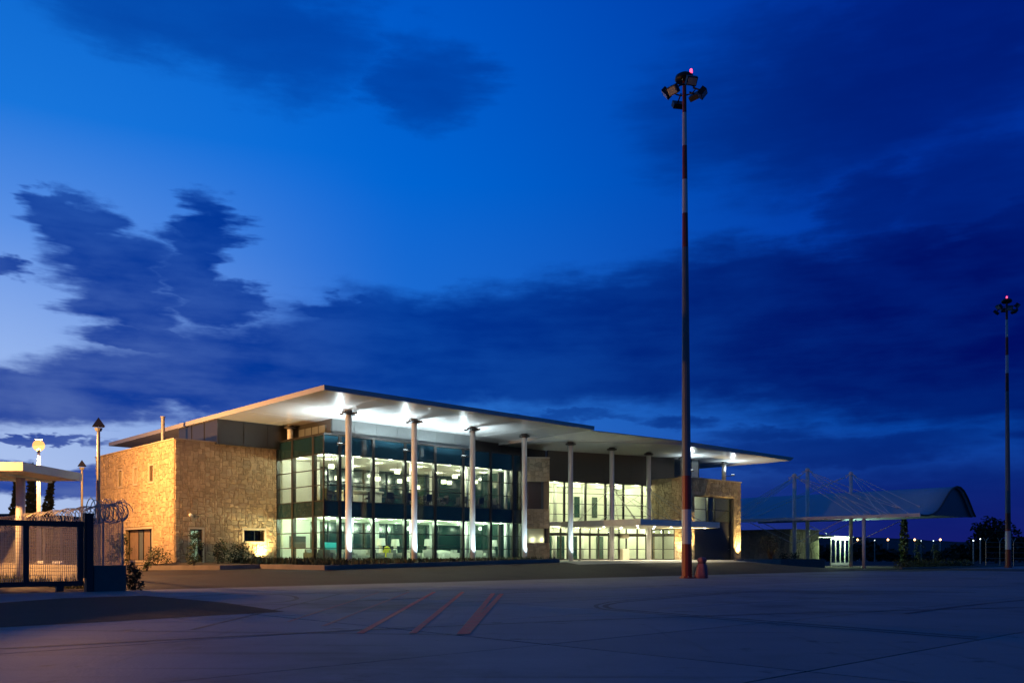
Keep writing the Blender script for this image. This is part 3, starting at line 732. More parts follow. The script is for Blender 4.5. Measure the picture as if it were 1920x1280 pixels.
MB().box(34.3, 37.2, -3.6, .3, .75, .92).build('side_hall_floor', 'floor', T); MB().box(34.62, 37.2, -3.6, .3, 3.9, 3.95).build('side_hall_ceiling', 'ceiling', T)
MB().box(37.1, 37.18, -2.6, -1.9, .92, 3.0).build('hall_door', 'green_dark', T)
d = MB().lathe([(.09, 3.885), (.09, 3.897)], 10, 35.8, -1.9).build('downlight', 'down_warm', T); point('light', d, (35.8, -1.9, 3.6), (.97, 1., .66), 120, .12)
stone_face(8., .7, 8.35, [], lambda s, z, d: (43.25+d, -4.5+s, z), 33, trims=False, thick=-.5, visible=.2)
MB().box(34.0, 43.35, -4.6, -3.9, 8.35, 8.43).build('coping', 'trim_stone', T)
MB().box(34.62, 42.7, -3.9, 3.5, 8.0, 8.2).build('flat_roof', 'roof_top', T)
MB().box(35.7, 42.0, -4.2, -4.1, .93, 4.4).build('service_door', 'dark_wall', T)
for z in (1.9, 3.1): MB().box(41.5, 41.8, -4.23, -4.205, z, z+.05).build('door_handle', 'galv', T)
bwf = MB(); bwf.box(35.7, 42, -4.24, -4.08, 4.4, 4.5); bwf.box(35.7, 42, -4.24, -4.08, 6.72, 6.8)
for u in (35.74, 38.2, 39.3, 41.95): bwf.box(u-.05, u+.05, -4.245, -4.07, 4.5, 6.72)
bwf.box(35.8, 41.9, -4.2, -4.12, 5.55, 5.62); bigw = bwf.build('big_window', 'frame', T)
for a, c, m in ((35.79, 38.15, 'clear_glass'), (38.25, 39.25, 'clear_glass'), (39.35, 41.9, 'clear_glass')):
    for z0, z1 in ((4.5, 5.55), (5.62, 6.72)): MB().box(a, c, -4.17, -4.16, z0, z1).build('pane', m, bigw)
r3 = MB(); r3.box(35.2, 40.2, -2.6, -2.5, 4.2, 7.2); r3.box(35.2, 35.3, -4.0, -2.6, 4.2, 7.2); r3.build('office_wall', 'white_wall', T)
r4 = MB(); r4.box(38.95, 43.0, .4, .5, 4.2, 7.2); r4.build('office_wall', 'grey_cloth', T)
MB().box(35.2, 43, -4.0, .5, 7.2, 7.25).build('office_ceiling', 'ceiling', T); MB().box(35.2, 43, -4.0, .5, 4.2, 4.25).build('office_floor', 'floor', T)
d = MB().lathe([(.1, 7.17), (.1, 7.19)], 10, 36.8, -3.4).build('downlight', 'down_warm', T); point('light', d, (36.8, -3.5, 6.95), (.98, 1., .70), 170)
MB().box(38.5, 39.2, -2.4, -2.2, 4.25, 5.3).build('office_cabinet', 'dark_wall', T)
# teal glass lantern beside it
tg = MB().box(37.2, 39.6, -2.2, 1, 8.36, 10.42).build('lantern_room', 'metal_panel', T)
for u in (37.2, 38.4, 39.6): MB().box(u-.03, u+.03, -2.24, -2.205, 8.36, 10.42).build('mullion', 'frame', tg)
# entrance porch canopy hung from the columns
pc = MB().prism([(24.7,-7.0),(35.9,-7.0),(35.9,-4.75),(33.95,-4.75),(33.95,-.75),(24.7,1.72)], 3.80, 4.28).build('porch_canopy', 'white_steel', T)
MB().prism([(24.8,-6.9),(35.8,-6.9),(35.8,-4.8),(33.9,-4.8),(33.9,-.8),(24.8,1.6)], 3.775, 3.798).build('porch_lining', 'ceiling', pc)
for u in (25.8, 28.1, 30.4, 32.6):
    for v in (-5.8, -2.2):
        d = MB().lathe([(.09, 3.755), (.09, 3.774)], 12, u, v).build('porch_downlight', 'down_warm', pc)
        spot('light', d, (u, v, 3.74), (u, v, 0), (1., .90, .60), 800, 150, .08, .6)
d = MB().lathe([(.09, 3.755), (.09, 3.774)], 12, 35.2, -5.9).build('porch_downlight', 'down_warm', pc); point('light', d, (35.2, -5.9, 3.7), (1., .93, .62), 12, .06)
for u in (25.9, 30.9):
    col = MB().lathe([(.21, 7.0), (.27, 7.05), (.27, 7.2), (.21, 7.25)], 14, u, -3).build('stay_collar', 'white_steel', pc)
    for du, dv in ((-3.4, -3.2), (-3.4, 3.), (3.6, -3.2), (3.2, 1.9), (-1.1, -3.3), (1.5, -3.3)):
        uu = max(24.95, min(35.6, u+du)); a = Vector((u, -3, 7.12)); e = Vector((uu, -3+dv, 4.28)); d = (e-a).normalized()
        MB().tube([a+d*.2, e-d*.5], .022, 5).build('stay_cable', 'galv', pc); MB().tube([e-d*.55, e-d*.05], [.05, .03], 6).build('turnbuckle', 'galv', pc)
# flue pipe and aerial on the left block's roof
fl = thing('flue_pipe', 'thin grey flue pipe rising behind the stone parapet', 'pipe', (*W(-6.6, 10.3), 8.9), RZ)
MB().lathe([(.13, 0), (.13, 2.05), (.17, 2.06), (.17, 2.12), (.13, 2.13)], 14).build('pipe', 'galv', fl, smooth=False)
MB().lathe([(.2, 0), (.2, .06)], 14).build('flange', 'galv', fl)
an = thing('roof_aerial', 'spindly television aerial on the flat roof of the stone block', 'aerial', (*W(-2.6, 5.6+1.6), 8.9), RZ+.4)
MB().tube([(0,0,0),(0,0,1.6)], .022).build('pole', 'galv', an)
for z, L in ((1.45, .8), (.75, 1.1), (1.1, .6)): MB().tube([(-L,0,z),(.05,0,z)], .013).build('boom', 'galv', an); [MB().tube([(-L+k*.16,-.12,z),(-L+k*.16,.12,z)], .008).build('element', 'galv', an) for k in range(5)]

# ---- stones: the 300 that show largest as pieces of their own, the rest one facing per wall
STONES.sort(key=lambda s: -s[0])
rest = {}
for k, (a, w, vs, fs) in enumerate(STONES):
    if k < 298: MB().add(vs, fs).build('stone', 'stone', w)
    else: rest.setdefault(w.name, (w, MB()))[1].add(vs, fs)
for w, b in rest.values(): b.build('stone_facing', 'stone', w, kind='stuff')

# ------------------------------------------------------------------ lamps at the foot of the walls and columns
def uplight(u, v, tgt, label, warm, power, ang=70, group=None):
    z = max(gz(u, v), .7 if v > -8.5 else 0)
    z = ZG-.06 if v > -7 and u < 34.6 else .92
    x, y = W(u, v); t = thing('ground_uplight', label, 'uplight', (x, y, z), RZ)
    h = MB().lathe([(.12, -.03), (.12, .07), (.09, .10)], 12, cap=False); h.build('housing', 'dark_steel', t)
    MB().lathe([(.088, .085), (.088, .095)], 12).build('lens', 'up_warm_glow' if warm else 'up_glow', t)
    spot('light', t, (0, 0, .14), tgt, (1., .72, .28) if warm else (.70, .92, 1.), power, ang, .05, .8); return t
uplight(-1.3, 5.95, (0, .10, 3), 'glaring warm uplight at the foot of the left stone wall', True, 1500, 125)
uplight(34.0-.55, -4.1, (.28, 0, 3), 'warm uplight on the stone corner beside the entrance doors', True, 1700, 72)
uplight(34.75, -5.15, (0, .4, 3), 'warm uplight at the stone pier behind the tall mast', True, 2200, 75)
uplight(42.7, -5.1, (0, .36, 3), 'warm uplight at the far right stone pier', True, 3200, 80)
for i, u in enumerate([0, 5.22, 10.43, 15.64, 20.8]):
    uplight(u+.12, -3.85, (-.1, .8, 4.2), 'cool white uplight at the foot of the %s round column from the left' % ['first', 'second', 'third', 'fourth', 'fifth'][i], False, 340, 84)

# ------------------------------------------------------------------ furniture in the lounge
def floor_lamp(u, v, s, label):
    t = thing('floor_lamp', label, 'floor lamp', (*W(u, v), .92), RZ); t.scale = (s, s, s)
    MB().lathe([(.26, 0), (.24, .02), (.20, .4), (.15, .8), (.13, 1.05), (.12, 1.2)], 16).build('body', 'lamp_white', t, smooth=True)
    MB().lathe([(.34, 1.15), (.29, 1.68)], 20).build('shade', 'lamp_white', t)
floor_lamp(6.1, 2.2, 1.0, 'big white floor lamp with a yellow jacket hung beside it')
floor_lamp(9.1, 4.6, 1.0, 'white floor lamp standing deeper in the lounge behind the second column')
floor_lamp(10.7, 2.5, 1.0, 'white floor lamp right of the second round column in the lounge')
floor_lamp(17.0, 2.0, 1.0, 'lone white floor lamp at the right end of the lounge')
def armchair(u, v, rz, label, m='white_cloth', w=.85, back=.85):
    t = thing('armchair', label, 'armchair', (*W(u, v), .92), RZ+rz)
    b = MB(); b.box(-w/2, w/2, -.4, .4, .08, .42); b.build('seat', m, t)
    MB().prism([(-w/2, .28), (w/2, .28), (w/2-.04, .46), (-w/2+.04, .46)], .4, back).build('backrest', m, t)
    for s in (-1, 1): MB().prism([(s*w/2, -.42), (s*w/2+s*.14, -.40), (s*w/2+s*.14, .44), (s*w/2, .46)][::s], .06, .62).build('armrest', m, t)
    return t
R_ = random.Random(5)
lab = ['grey armchair under clear plastic in the glass corner', 'dark grey armchair right of the glass corner', 'plastic-wrapped armchair left of the first round column', 'wrapped white armchair half hidden by the first round column',
       'broad wrapped sofa right of the first round column', 'pale wrapped armchair left of the big lamp', 'small grey armchair right of the yellow jacket', 'white wrapped armchair left of the second round column',
       'white wrapped armchair just behind the third floor lamp', 'white sheet-covered armchair left of the third round column', 'white armchair half hidden by the third round column', 'angular white armchair right of the third round column', 'dark armchair left of the lone floor lamp']
spec = [(.75, 2.6, .3, 'grey_cloth'), (.75, 1.2, -.5, 'grey_cloth'), (1.9, 1.7, .2, 'grey_cloth'), (2.6, 1.4, .1, 'white_cloth'), (4.25, 1.7, 0, 'white_cloth'), (5.1, 1.4, .3, 'grey_cloth'), (6.9, 1.6, .1, 'grey_cloth'),
        (8.3, 1.3, 0, 'white_cloth'), (10.0, 1.5, -.3, 'white_cloth'), (12.9, 1.6, .4, 'white_cloth'), (14.2, 1.9, .3, 'white_cloth'), (15.2, 1.7, -.4, 'white_cloth'), (16.2, 1.8, .2, 'grey_cloth')]
for (u, v, rz, m), l in zip(spec, lab): armchair(u, v, rz, l, m, 1.5 if 'sofa' in l else .8)
st = thing('draped_table', 'round table draped in crumpled white sheets between two lounge columns', 'table', (*W(12.0, 2.6), .92), RZ)
b = MB(); n = 28; prof = [(1.0, 0), (.95, .3), (.85, .62), (.7, .74), (.3, .80), (.02, .82)]
for r, z in prof:
    for k in range(n):
        a = 2*PI*k/n; rr = r*(1+.10*math.sin(a*7+r*3)+.05*math.sin(a*11)); b.v.append((rr*math.cos(a), rr*math.sin(a), z+.03*math.sin(a*5)*(z > .5)))
for i in range(len(prof)-1):
    for k in range(n): b.f.append((i*n+k, i*n+(k+1)%n, (i+1)*n+(k+1)%n, (i+1)*n+k))
b.build('sheet', 'white_cloth', st, smooth=True)
MB().lathe([(.3, 0), (.05, .06), (.05, .7), (.6, .72)], 12).build('pedestal', 'dark_steel', st)
yj = thing('hung_jacket', 'bright yellow high-visibility jacket hanging beside a floor lamp', 'jacket', (*W(6.42, 1.9), .92), RZ)
b = MB(); prof = [(.02, 1.12), (.12, 1.08), (.2, .98), (.2, .7), (.16, .45), (.18, .32)]
for r, z in prof:
    for k in range(12): a = 2*PI*k/12; b.v.append((r*math.cos(a)*1.1, r*math.sin(a)*.5*(1+.2*math.sin(3*a)), z))
for i in range(5):
    for k in range(12): b.f.append((i*12+k, i*12+(k+1)%12, (i+1)*12+(k+1)%12, (i+1)*12+k))
b.build('cloth', 'yellow_cloth', yj, smooth=True)
MB().tube([(-.16,0,1.0),(-.3,0,.75),(-.28,0,.5)], [.07,.06,.05]).build('sleeve', 'yellow_cloth', yj); MB().tube([(.16,0,1.0),(.3,0,.75),(.26,0,.5)], [.07,.06,.05]).build('sleeve', 'yellow_cloth', yj)
MB().tube([(0,0,0),(0,0,1.2)], .02).build('stand', 'dark_steel', yj)
tp = thing('teal_partition', 'bright teal partition panel standing in the lounge near the glass corner', 'partition', (*W(2.75, 3.6), .92), RZ)
MB().box(-.5, .5, -.03, .03, .1, 1.35).build('panel', 'teal', tp); MB().box(-.5, -.44, -.06, .06, 0, .1).build('foot', 'dark_steel', tp); MB().box(.44, .5, -.06, .06, 0, .1).build('foot', 'dark_steel', tp)
# upper restaurant
bar = thing('bar_counter', 'curved cream bar counter on the upper floor behind dark chairs', 'counter', (*W(5.2, 3.6), 4.95), RZ)
b = MB(); n = 24
prof = [(1.75, 0), (1.75, .95), (1.95, 1.0), (1.95, 1.08), (1.2, 1.08)]
for r, z in prof:
    for k in range(n): a = 2*PI*k/n; b.v.append((r*math.cos(a), r*math.sin(a)*.7, z))
for i in range(len(prof)-1):
    for k in range(n): b.f.append((i*n+k, i*n+(k+1)%n, (i+1)*n+(k+1)%n, (i+1)*n+k))
b.build('counter_front', 'white_wall', bar, smooth=False)
pend = [(1.68,1.8,7.49,'left-most square pendant lamp at the glass corner, upper floor'),(3.88,4.5,7.0,'pendant lamp half hidden left of the first round column, upper floor'),(7.39,4.5,7.16,'pendant lamp in front of a lit white column above the bar end'),(7.42,2.0,7.5,'high pendant lamp just left of the second round column, upper floor'),
        (10.3,4.5,7.3,'pendant lamp right behind the second round column, upper floor'),(11.2,6.9,7.35,'small deep pendant lamp right of the second round column'),(13.2,7.2,6.97,'lowest deep pendant lamp between second and third columns'),(13.81,4.5,7.3,'pendant lamp before a bright white column left of the third round column'),
        (12.92,2.0,7.5,'high pendant lamp left of the third round column, upper floor'),(16.6,7.2,7.55,'small pendant lamp deep behind the third round column'),(17.2,4.5,7.5,'right-most pendant lamp of the upper floor, right of the third column')]
for u, v, z, l in pend:
    t = thing('pendant_lamp', l, 'pendant lamp', (*W(u, v), z), RZ)
    MB().lathe([(.20, -.15), (.22, 0), (.20, .15)], 14).build('shade', 'pendant_glow', t, smooth=True); MB().tube([(0,0,.15),(0,0,8.2-z)], .01).build('cord', 'dark_steel', t)
    point('light', t, (0, 0, -.28), (1., .8, .5), 5, .12)
def chair_mesh():
    b = MB(); b.box(-.23, .23, -.22, .22, .42, .48); b.box(-.23, .23, .18, .23, .48, .95)
    for x in (-.2, .2):
        for y in (-.19, .19): b.box(x-.02, x+.02, y-.02, y+.02, 0, .42)
    me = bpy.data.meshes.new('dining_chair'); me.from_pydata(b.v, [], b.f); me.materials.append(MATS['chair_dark']); return me
cm = chair_mesh()
for k in range(30):
    u = .9+k*.57; v = 1.0+.9*(k % 3)+R_.uniform(-.15, .15)
    o = bpy.data.objects.new('dining_chair', cm); C.objects.link(o); o.location = (*W(u, v), 4.95); o.rotation_euler = (0, 0, RZ+R_.choice([0, PI, PI/2, -PI/2])+R_.uniform(-.2, .2))
    o['label'] = 'dark dining chair in the row behind the upper glass front'; o['category'] = 'chair'; o['group'] = 'dark dining chairs of the upper restaurant'
for k in range(7):
    t = thing('dining_table', 'dark square dining table among the upper restaurant chairs', 'table', (*W(1.7+k*2.4, 1.5), 4.95), RZ, 'dark tables of the upper restaurant')
    MB().box(-.45, .45, -.45, .45, .70, .75).build('table_top', 'chair_dark', t); MB().lathe([(.28, 0), (.28, .03), (.04, .05), (.04, .7)], 10).build('pedestal', 'chair_dark', t)

# ------------------------------------------------------------------ camera dome on the stone wall
cd = thing('security_camera', 'small white dome camera on the shaded stone wall', 'camera', (*W(-6.4, 6.2), 4.02), RZ)
MB().box(-.05, .05, 0, .2, -.02, .06).build('bracket', 'white_steel', cd); MB().ball((0, -.06, 0), .12).build('dome', 'white_steel', cd, smooth=True)

# ------------------------------------------------------------------ floodlight masts
def mast(x, y, label, rz, lean):
    t = thing('floodlight_mast', label, 'mast', (x, y, 0), rz); t.rotation_euler = (0, lean, rz) if rz == 0 else (lean*math.sin(rz), lean*math.cos(rz), rz)
    H = 29.6; rad = lambda z: .315-.2*z/H
    bands = [(0, 2.02, 'mast_red'), (2.02, 4.06, 'mast_white'), (4.06, 6.05, 'mast_red'), (6.05, 19.55, 'mast_grey'), (19.55, 21.55, 'mast_red'), (21.55, 23.55, 'mast_white'), (23.55, 25.55, 'mast_red'), (25.55, 27.5, 'mast_white'), (27.5, H, 'mast_red')]
    for a, c, m in bands: MB().lathe([(rad(a), a), (rad(c), c-.004)], 12).build('shaft_section', m, t)
    MB().lathe([(.45, 0), (.45, .05), (.34, .06), (.34, .14)], 12).build('base_plate', 'mast_red', t)
    for k in range(8): a = 2*PI*k/8; MB().lathe([(.025, .05), (.025, .13)], 6, .4*math.cos(a), .4*math.sin(a)).build('anchor_bolt', 'galv', t)
    # head: domed cap, ring, six floods, beacon
    MB().lathe([(.44, H-.25), (.56, H-.12), (.52, H+.06), (.3, H+.2), (.02, H+.24)], 16).build('head_cap', 'black_metal', t, smooth=True)
    ring = MB(); ring.tube([(.62*math.cos(2*PI*k/20), .62*math.sin(2*PI*k/20), H-.75) for k in range(21)], .04); ring.build('head_ring', 'black_metal', t)
    for k in range(6):
        a = 2*PI*k/6+.72; d = Vector((math.cos(a), math.sin(a), 0)); s = Vector((-math.sin(a), math.cos(a), 0)); R = 1.05
        dn = (d*.75+Vector((0, 0, -.66))).normalized(); upv = dn.cross(s)
        c = d*R+Vector((0, 0, H-.75-(.35 if k % 2 else 0)))
        arm = MB(); arm.tube([d*.5+Vector((0,0,H-.7)), c+Vector((0,0,.12))], .045); f = arm.build('lamp_arm', 'black_metal', t)
        fb = MB(); fb.obox(c, s, upv, dn, .31, .24, .15); fl_ = fb.build('floodlight', 'black_metal', t)
        MB().obox(c+dn*.152, s, upv, dn, .26, .19, .008).build('lens', 'lens', fl_)
    MB().tube([(.45,.2,H+.1),(.45,.2,H+.38)], .03).build('beacon_post', 'black_metal', t)
    bc = MB().lathe([(.07, H+.36), (.08, H+.42), (.07, H+.58), (.02, H+.62)], 10, .45, .2).build('beacon', 'beacon_glow', t, smooth=True)
    return t
mast(10.35, 51.7, 'tall red and white banded floodlight mast right of the entrance', 0., -.0052)
mast(55.1, 97.0, 'far floodlight mast at the right edge of the picture', .6, -.006)
# wrapped bundle at the foot of the mast
bd = thing('wrapped_bundle', 'dusky pink tarpaulin-wrapped bundle at the foot of the tall mast', 'bundle', (11.15, 51.5, 0))
b = MB(); n = 22; prof = [(.36, 0), (.40, .05), (.37, .3), (.31, .6), (.25, .82), (.2, .92), (.25, 1.0), (.27, 1.12), (.2, 1.2), (.04, 1.24)]
for i, (r, z) in enumerate(prof):
    for k in range(n):
        a = 2*PI*k/n; rr = r*(1+.11*math.sin(a*5+i*.6)+.06*math.sin(a*9-i)); b.v.append((rr*math.cos(a)+.05*z, rr*math.sin(a)*.9, z+.02*math.sin(3*a+i)*(0 < i)))
for i in range(len(prof)-1):
    for k in range(n): b.f.append((i*n+k, i*n+(k+1)%n, (i+1)*n+(k+1)%n, (i+1)*n+k))
b.f.append(tuple(range((len(prof)-1)*n, len(prof)*n)))
b.build('tarpaulin', 'pink_tarp', bd, smooth=True)
MB().tube([((.235)*math.cos(2*PI*k/16)+.045, .21*math.sin(2*PI*k/16), .91) for k in range(17)], .022).build('tie_cord', 'dark_steel', bd)

# ------------------------------------------------------------------ gate and perimeter fence on the left
gx, gy = -15.75, 32.3
G_ = thing('sliding_gate', 'dark steel sliding gate with wire infill at the left edge', 'gate', (gx, gy, 0), RZ)
for z0, z1, nm in ((.22, .40, 'bottom_rail'), (2.38, 2.58, 'top_rail')): MB().box(-7, -.1, -.06, .06, z0, z1).build(nm, 'gate_metal', G_)
for u in (-.2, -2.0, -3.8, -5.6): MB().box(u-.09, u+.09, -.055, .055, .402, 2.378).build('stile', 'gate_metal', G_)
b = MB()
for k in range(int(6.8/.07)): u = -7+.1+k*.07; b.box(u-.007, u+.007, -.007, .007, .4, 2.38)
for k in range(15): z = .5+k*.13; b.box(-7, -.2, .008, .02, z-.006, z+.006)
b.build('wire_infill', 'wire', G_, kind='stuff')
b = MB()
for k in range(44):
    u = -6.9+k*.155; b.tube([(u-.05, 0, 2.72), (u, 0, 2.57), (u+.05, 0, 2.72)], .012, 4)
b.build('spike_strip', 'wire', G_, kind='stuff')
for u in (-.9, -4.2): MB().box(u-.12, u+.12, -.08, .08, .02, .22).build('roller_housing', 'gate_metal', G_)
gp = thing('gate_post', 'stout dark steel post closing the sliding gate', 'post', (gx, gy, 0), RZ)
MB().box(-.02, .22, -.14, .14, 0, 2.85).build('shaft', 'gate_metal', gp); MB().box(-.08, -.025, -.12, .12, .5, 2.9).build('guide_channel', 'gate_metal', gp); MB().box(-.05, .25, -.17, .17, 2.852, 2.89).build('cap', 'gate_metal', gp)
FE = thing('perimeter_fence', 'wire security fence on a low wall topped with coiled razor wire', 'fence', (gx+.25*UX, gy+.25*UY, 0), RZ)
fw = MB().box(0, 1.15, -.12, .12, 0, .93).build('low_wall', 'dark_lowwall', FE)
MB().box(.95, 1.15, .125, 24, 0, .93).build('low_wall', 'cream_wall', FE)
MB().box(-.03, 1.18, -.15, .15, .932, .97).build('wall_coping', 'kerbstone', FE)
def ypost(u, v, ang):
    b = MB(); b.tube([(u, v, .93), (u, v, 2.62)], .03, 6); dx, dy = math.cos(ang)*.34, math.sin(ang)*.34
    b.tube([(u, v, 2.6), (u+dx, v+dy, 2.92)], .024, 5); b.tube([(u, v, 2.6), (u-dx, v-dy, 2.92)], .024, 5); b.build('fence_post', 'galv', FE)
for u in (.35, 1.05): ypost(u, 0, PI/2 if u < 1 else .6)
for k in range(1, 10): ypost(1.05, k*2.5, 0)
b = MB()
for k in range(17): b.box(.06+k*.065, .068+k*.065, -.004, .004, .97, 2.6)
for k in range(20): b.box(.03, 1.1, .005, .013, 1.02+k*.082, 1.026+k*.082)
for k in range(320): v = .1+k*.07; b.box(1.046, 1.054, v-.004, v+.004, .93, 2.6)
for k in range(22): z = .98+k*.076; b.box(1.055, 1.063, .1, 22.5, z-.003, z+.003)
b.build('wire_mesh', 'wire', FE, kind='stuff')
pts = []
for k in range(62*14+1):
    a = 2*PI*k/14; s = k/14*.37; r = .40+.04*math.sin(k*.37); pts.append((1.05+r*math.cos(a), s, 2.98+r*.9*math.sin(a)))
MB().tube(pts, .018, 4).build('razor_coil', 'wire', FE)
pts = []
for k in range(8*16+1): a = 2*PI*k/16; r = .42+.05*math.sin(k*.5); pts.append((-.1+k/16*.16, .05+r*math.cos(a), 3.02+r*.95*math.sin(a)))
MB().tube(pts, .018, 4).build('razor_coil', 'wire', FE)
# small white scraps on the wall
for k, s in enumerate((7.4, 8.0, 8.5, 10.3, 10.7)):
    x, y = gx+.25*UX+1.05*UX+s*VX, gy+.25*UY+1.05*UY+s*VY
    b = MB(); b.ball((0, 0, .06), .09, 7, 5, .8); b.v = [(p[0]*(1+.5*R_.random()), p[1]*(1+.4*R_.random()), max(0, p[2])*(1+.5*R_.random())) for p in b.v]
    o = b.build('paper_scrap', 'paper', None); o.location = (x, y, .93); o['label'] = 'crumpled white scrap lying on the low wall behind the gate'; o['category'] = 'litter'; o['group'] = 'white scraps on the low wall'
# shelter roof
sh = thing('shelter', 'white flat-roofed shelter on round posts behind the gate', 'shelter', (-23.6, 42.4, 0))
MB().box(-7, 1.15, -2.3, 3.2, 5.22, 5.62).build('roof', 'white_steel', sh)
for x in (-6.0, -4.6, -3.2, -1.8, -.4): MB().box(x-.06, x+.06, -2.2, 3.1, 5.10, 5.218).build('rafter', 'white_steel', sh)
for y in (0, ): MB().lathe([(.21, 0), (.21, 5.1)], 18, -.35+.1, y).build('post', 'white_steel', sh, smooth=True)
MB().lathe([(.21, 0), (.21, 5.1)], 18, -5.6, 0).build('post', 'white_steel', sh, smooth=True)
# sodium street lamps: the one in view and its neighbour along the same road, left of the picture
def street_lamp(x, y, label, power, aim=None):
    sl_ = thing('street_lamp', label, 'street lamp', (x, y, 0), 0, 'sodium street lamps of the access road')
    MB().lathe([(.14, 0), (.12, 3), (.08, 7.5)], 14).build('pole', 'white_steel', sl_, smooth=True)
    MB().lathe([(.05, 7.5), (.12, 7.6), (.12, 7.72), (.05, 7.74)], 14).build('head', 'galv', sl_)
    MB().ball((0, 0, 7.95), .34, 16, 10).build('globe', 'sodium_glow', sl_, smooth=True)  # globe widened so its glow stands in for the lamp's halo
    MB().lathe([(.2, 8.30), (.18, 8.34), (.02, 8.4)], 14).build('cap', 'dark_steel', sl_)
    if aim: spot('light', sl_, (0, 0, 7.95), aim, (1., .62, .30), power, 112, .2, .5)
    else: point('light', sl_, (0, 0, 7.95), (1., .60, .30), power, .2)
street_lamp(-28.5, 52.6, 'lit orange sodium street lamp on a pale pole behind the shelter', 13500)
street_lamp(-29.0, 36.5, 'second lit sodium street lamp, outside the picture to the left', 15000, (6, 7, 0))
# pyramid-capped lamp posts, unlit
def pyramid(x, y, H, label):
    t = thing('lamp_post', label, 'lamp post', (x, y, 0), .5)
    MB().lathe([(.10, 0), (.08, H-.9), (.075, H-.62)], 12).build('pole', 'galv', t, smooth=True)
    b = MB(); w = .29; b.add([(-w,-w,H-.48),(w,-w,H-.48),(w,w,H-.48),(-w,w,H-.48),(0,0,H)], [(0,3,2,1),(0,1,4),(1,2,4),(2,3,4),(3,0,4)]); b.build('pyramid_cap', 'dark_steel', t)
    MB().lathe([(.14, H-.72), (.2, H-.56)], 10).build('lamp_bowl', 'lens', t)
pyramid(-21.3, 45, 8.45, 'unlit lamp post with pyramid cap in front of the stone wall')
pyramid(-32.0, 65, 8.45, 'farther unlit lamp post with pyramid cap left of the stone wall')

# ------------------------------------------------------------------ plants
def shrub(x, y, z, h, w, n, label, leaf='leaf', size=.07, seed=1, name='shrub', stems=5):
    rng = np.random.default_rng(seed); t = thing(name, label, 'shrub', (x, y, z))
    cs = [(rng.uniform(-.5, .5)*w*(1-.55*f), rng.uniform(-.5, .5)*w*(1-.55*f), h*(.12+.8*f)) for f in rng.uniform(0, 1, 14)]
    leaves(n, clumps(cs, w*.26, 1.1), size, rng).build('foliage', leaf, t)
    b = MB()
    for k in range(stems): c = cs[k % len(cs)]; b.tube([(c[0]*.15, c[1]*.15, 0), (c[0]*.5, c[1]*.5, c[2]*.5), c], [.025, .018, .008], 5)
    b.build('stems', 'bark', t)
def su_(u, v, z, *a, **k): x, y = W(u, v); shrub(x, y, z, *a, **k)
su_(-9.6, 9.5, .6, 2.3, 1.0, 900, 'tall leafy shrub in front of the curtained west window', seed=1)
su_(-9.3, 12.5, .5, 2.6, 1.2, 900, 'tallest dark shrub left of the curtained window, behind the fence', 'leaf_dark', seed=2)
su_(-8.6, 6.2, .66, 1.3, 1.5, 800, 'low rounded bush at the lit stone corner', 'leaf_olive', seed=3)
su_(-6.9, 4.6, .78, 2.2, 1.1, 800, 'tall thin shrub left of the side door', seed=4)
su_(-5.7, 3.6, .8, 1.3, .7, 450, 'small shrub in front of the glass side door', 'leaf_dark', seed=5)
su_(-4.9, 4.6, .8, 1.6, .8, 450, 'slim shrub just right of the side door', seed=6)
su_(-3.9, 4.2, .82, 1.35, 1.3, 800, 'dense dark bush between the side door and the small window', 'leaf_dark', seed=7)
su_(-2.5, 4.0, .84, .55, .9, 350, 'low ragged bush below the small window', seed=8)
su_(-10.4, 3.2, .42, .5, .6, 200, 'small tuft on the kerb before the west window', seed=9)
su_(-7.7, 2.6, .7, .55, .9, 250, 'low ground shrub at the kerb corner left of the side door', seed=10)
shrub(-14.6, 33.7, 0, 1.0, .75, 600, 'bush at the right end of the dark low wall by the gate', 'leaf_dark', seed=11)
def palm(u, v, z, label, h=1.5, n=34, cat='palm'):
    t = thing('fan_palm', label, cat, (*W(u, v), z)); rng = np.random.default_rng(3); b = MB()
    for k in range(n):
        a = rng.uniform(0, 2*PI); e = rng.uniform(.1, 1.35); L = h*rng.uniform(.6, 1); d = Vector((math.cos(a)*math.cos(e), math.sin(a)*math.cos(e), math.sin(e))); s = d.cross(Vector((0,0,1))).normalized()
        for q in range(-3, 4):
            dd = (d+s*q*.13).normalized(); p0 = d*L*.55; p1 = p0+dd*L*.5-Vector((0,0,.08)); k0 = len(b.v); b.v += [tuple(p0-s*.012), tuple(p0+s*.012), tuple(p1)]; b.f.append((k0, k0+1, k0+2))
        b.tube([(0,0,.1), d*L*.55], .008, 3)
    b.build('fronds', 'leaf_olive', t); MB().lathe([(.14, 0), (.1, .3), (.02, .34)], 8).build('trunk', 'bark', t)
palm(-3.0, 4.6, .84, 'small fan palm left of the glaring wall uplight', 1.55)
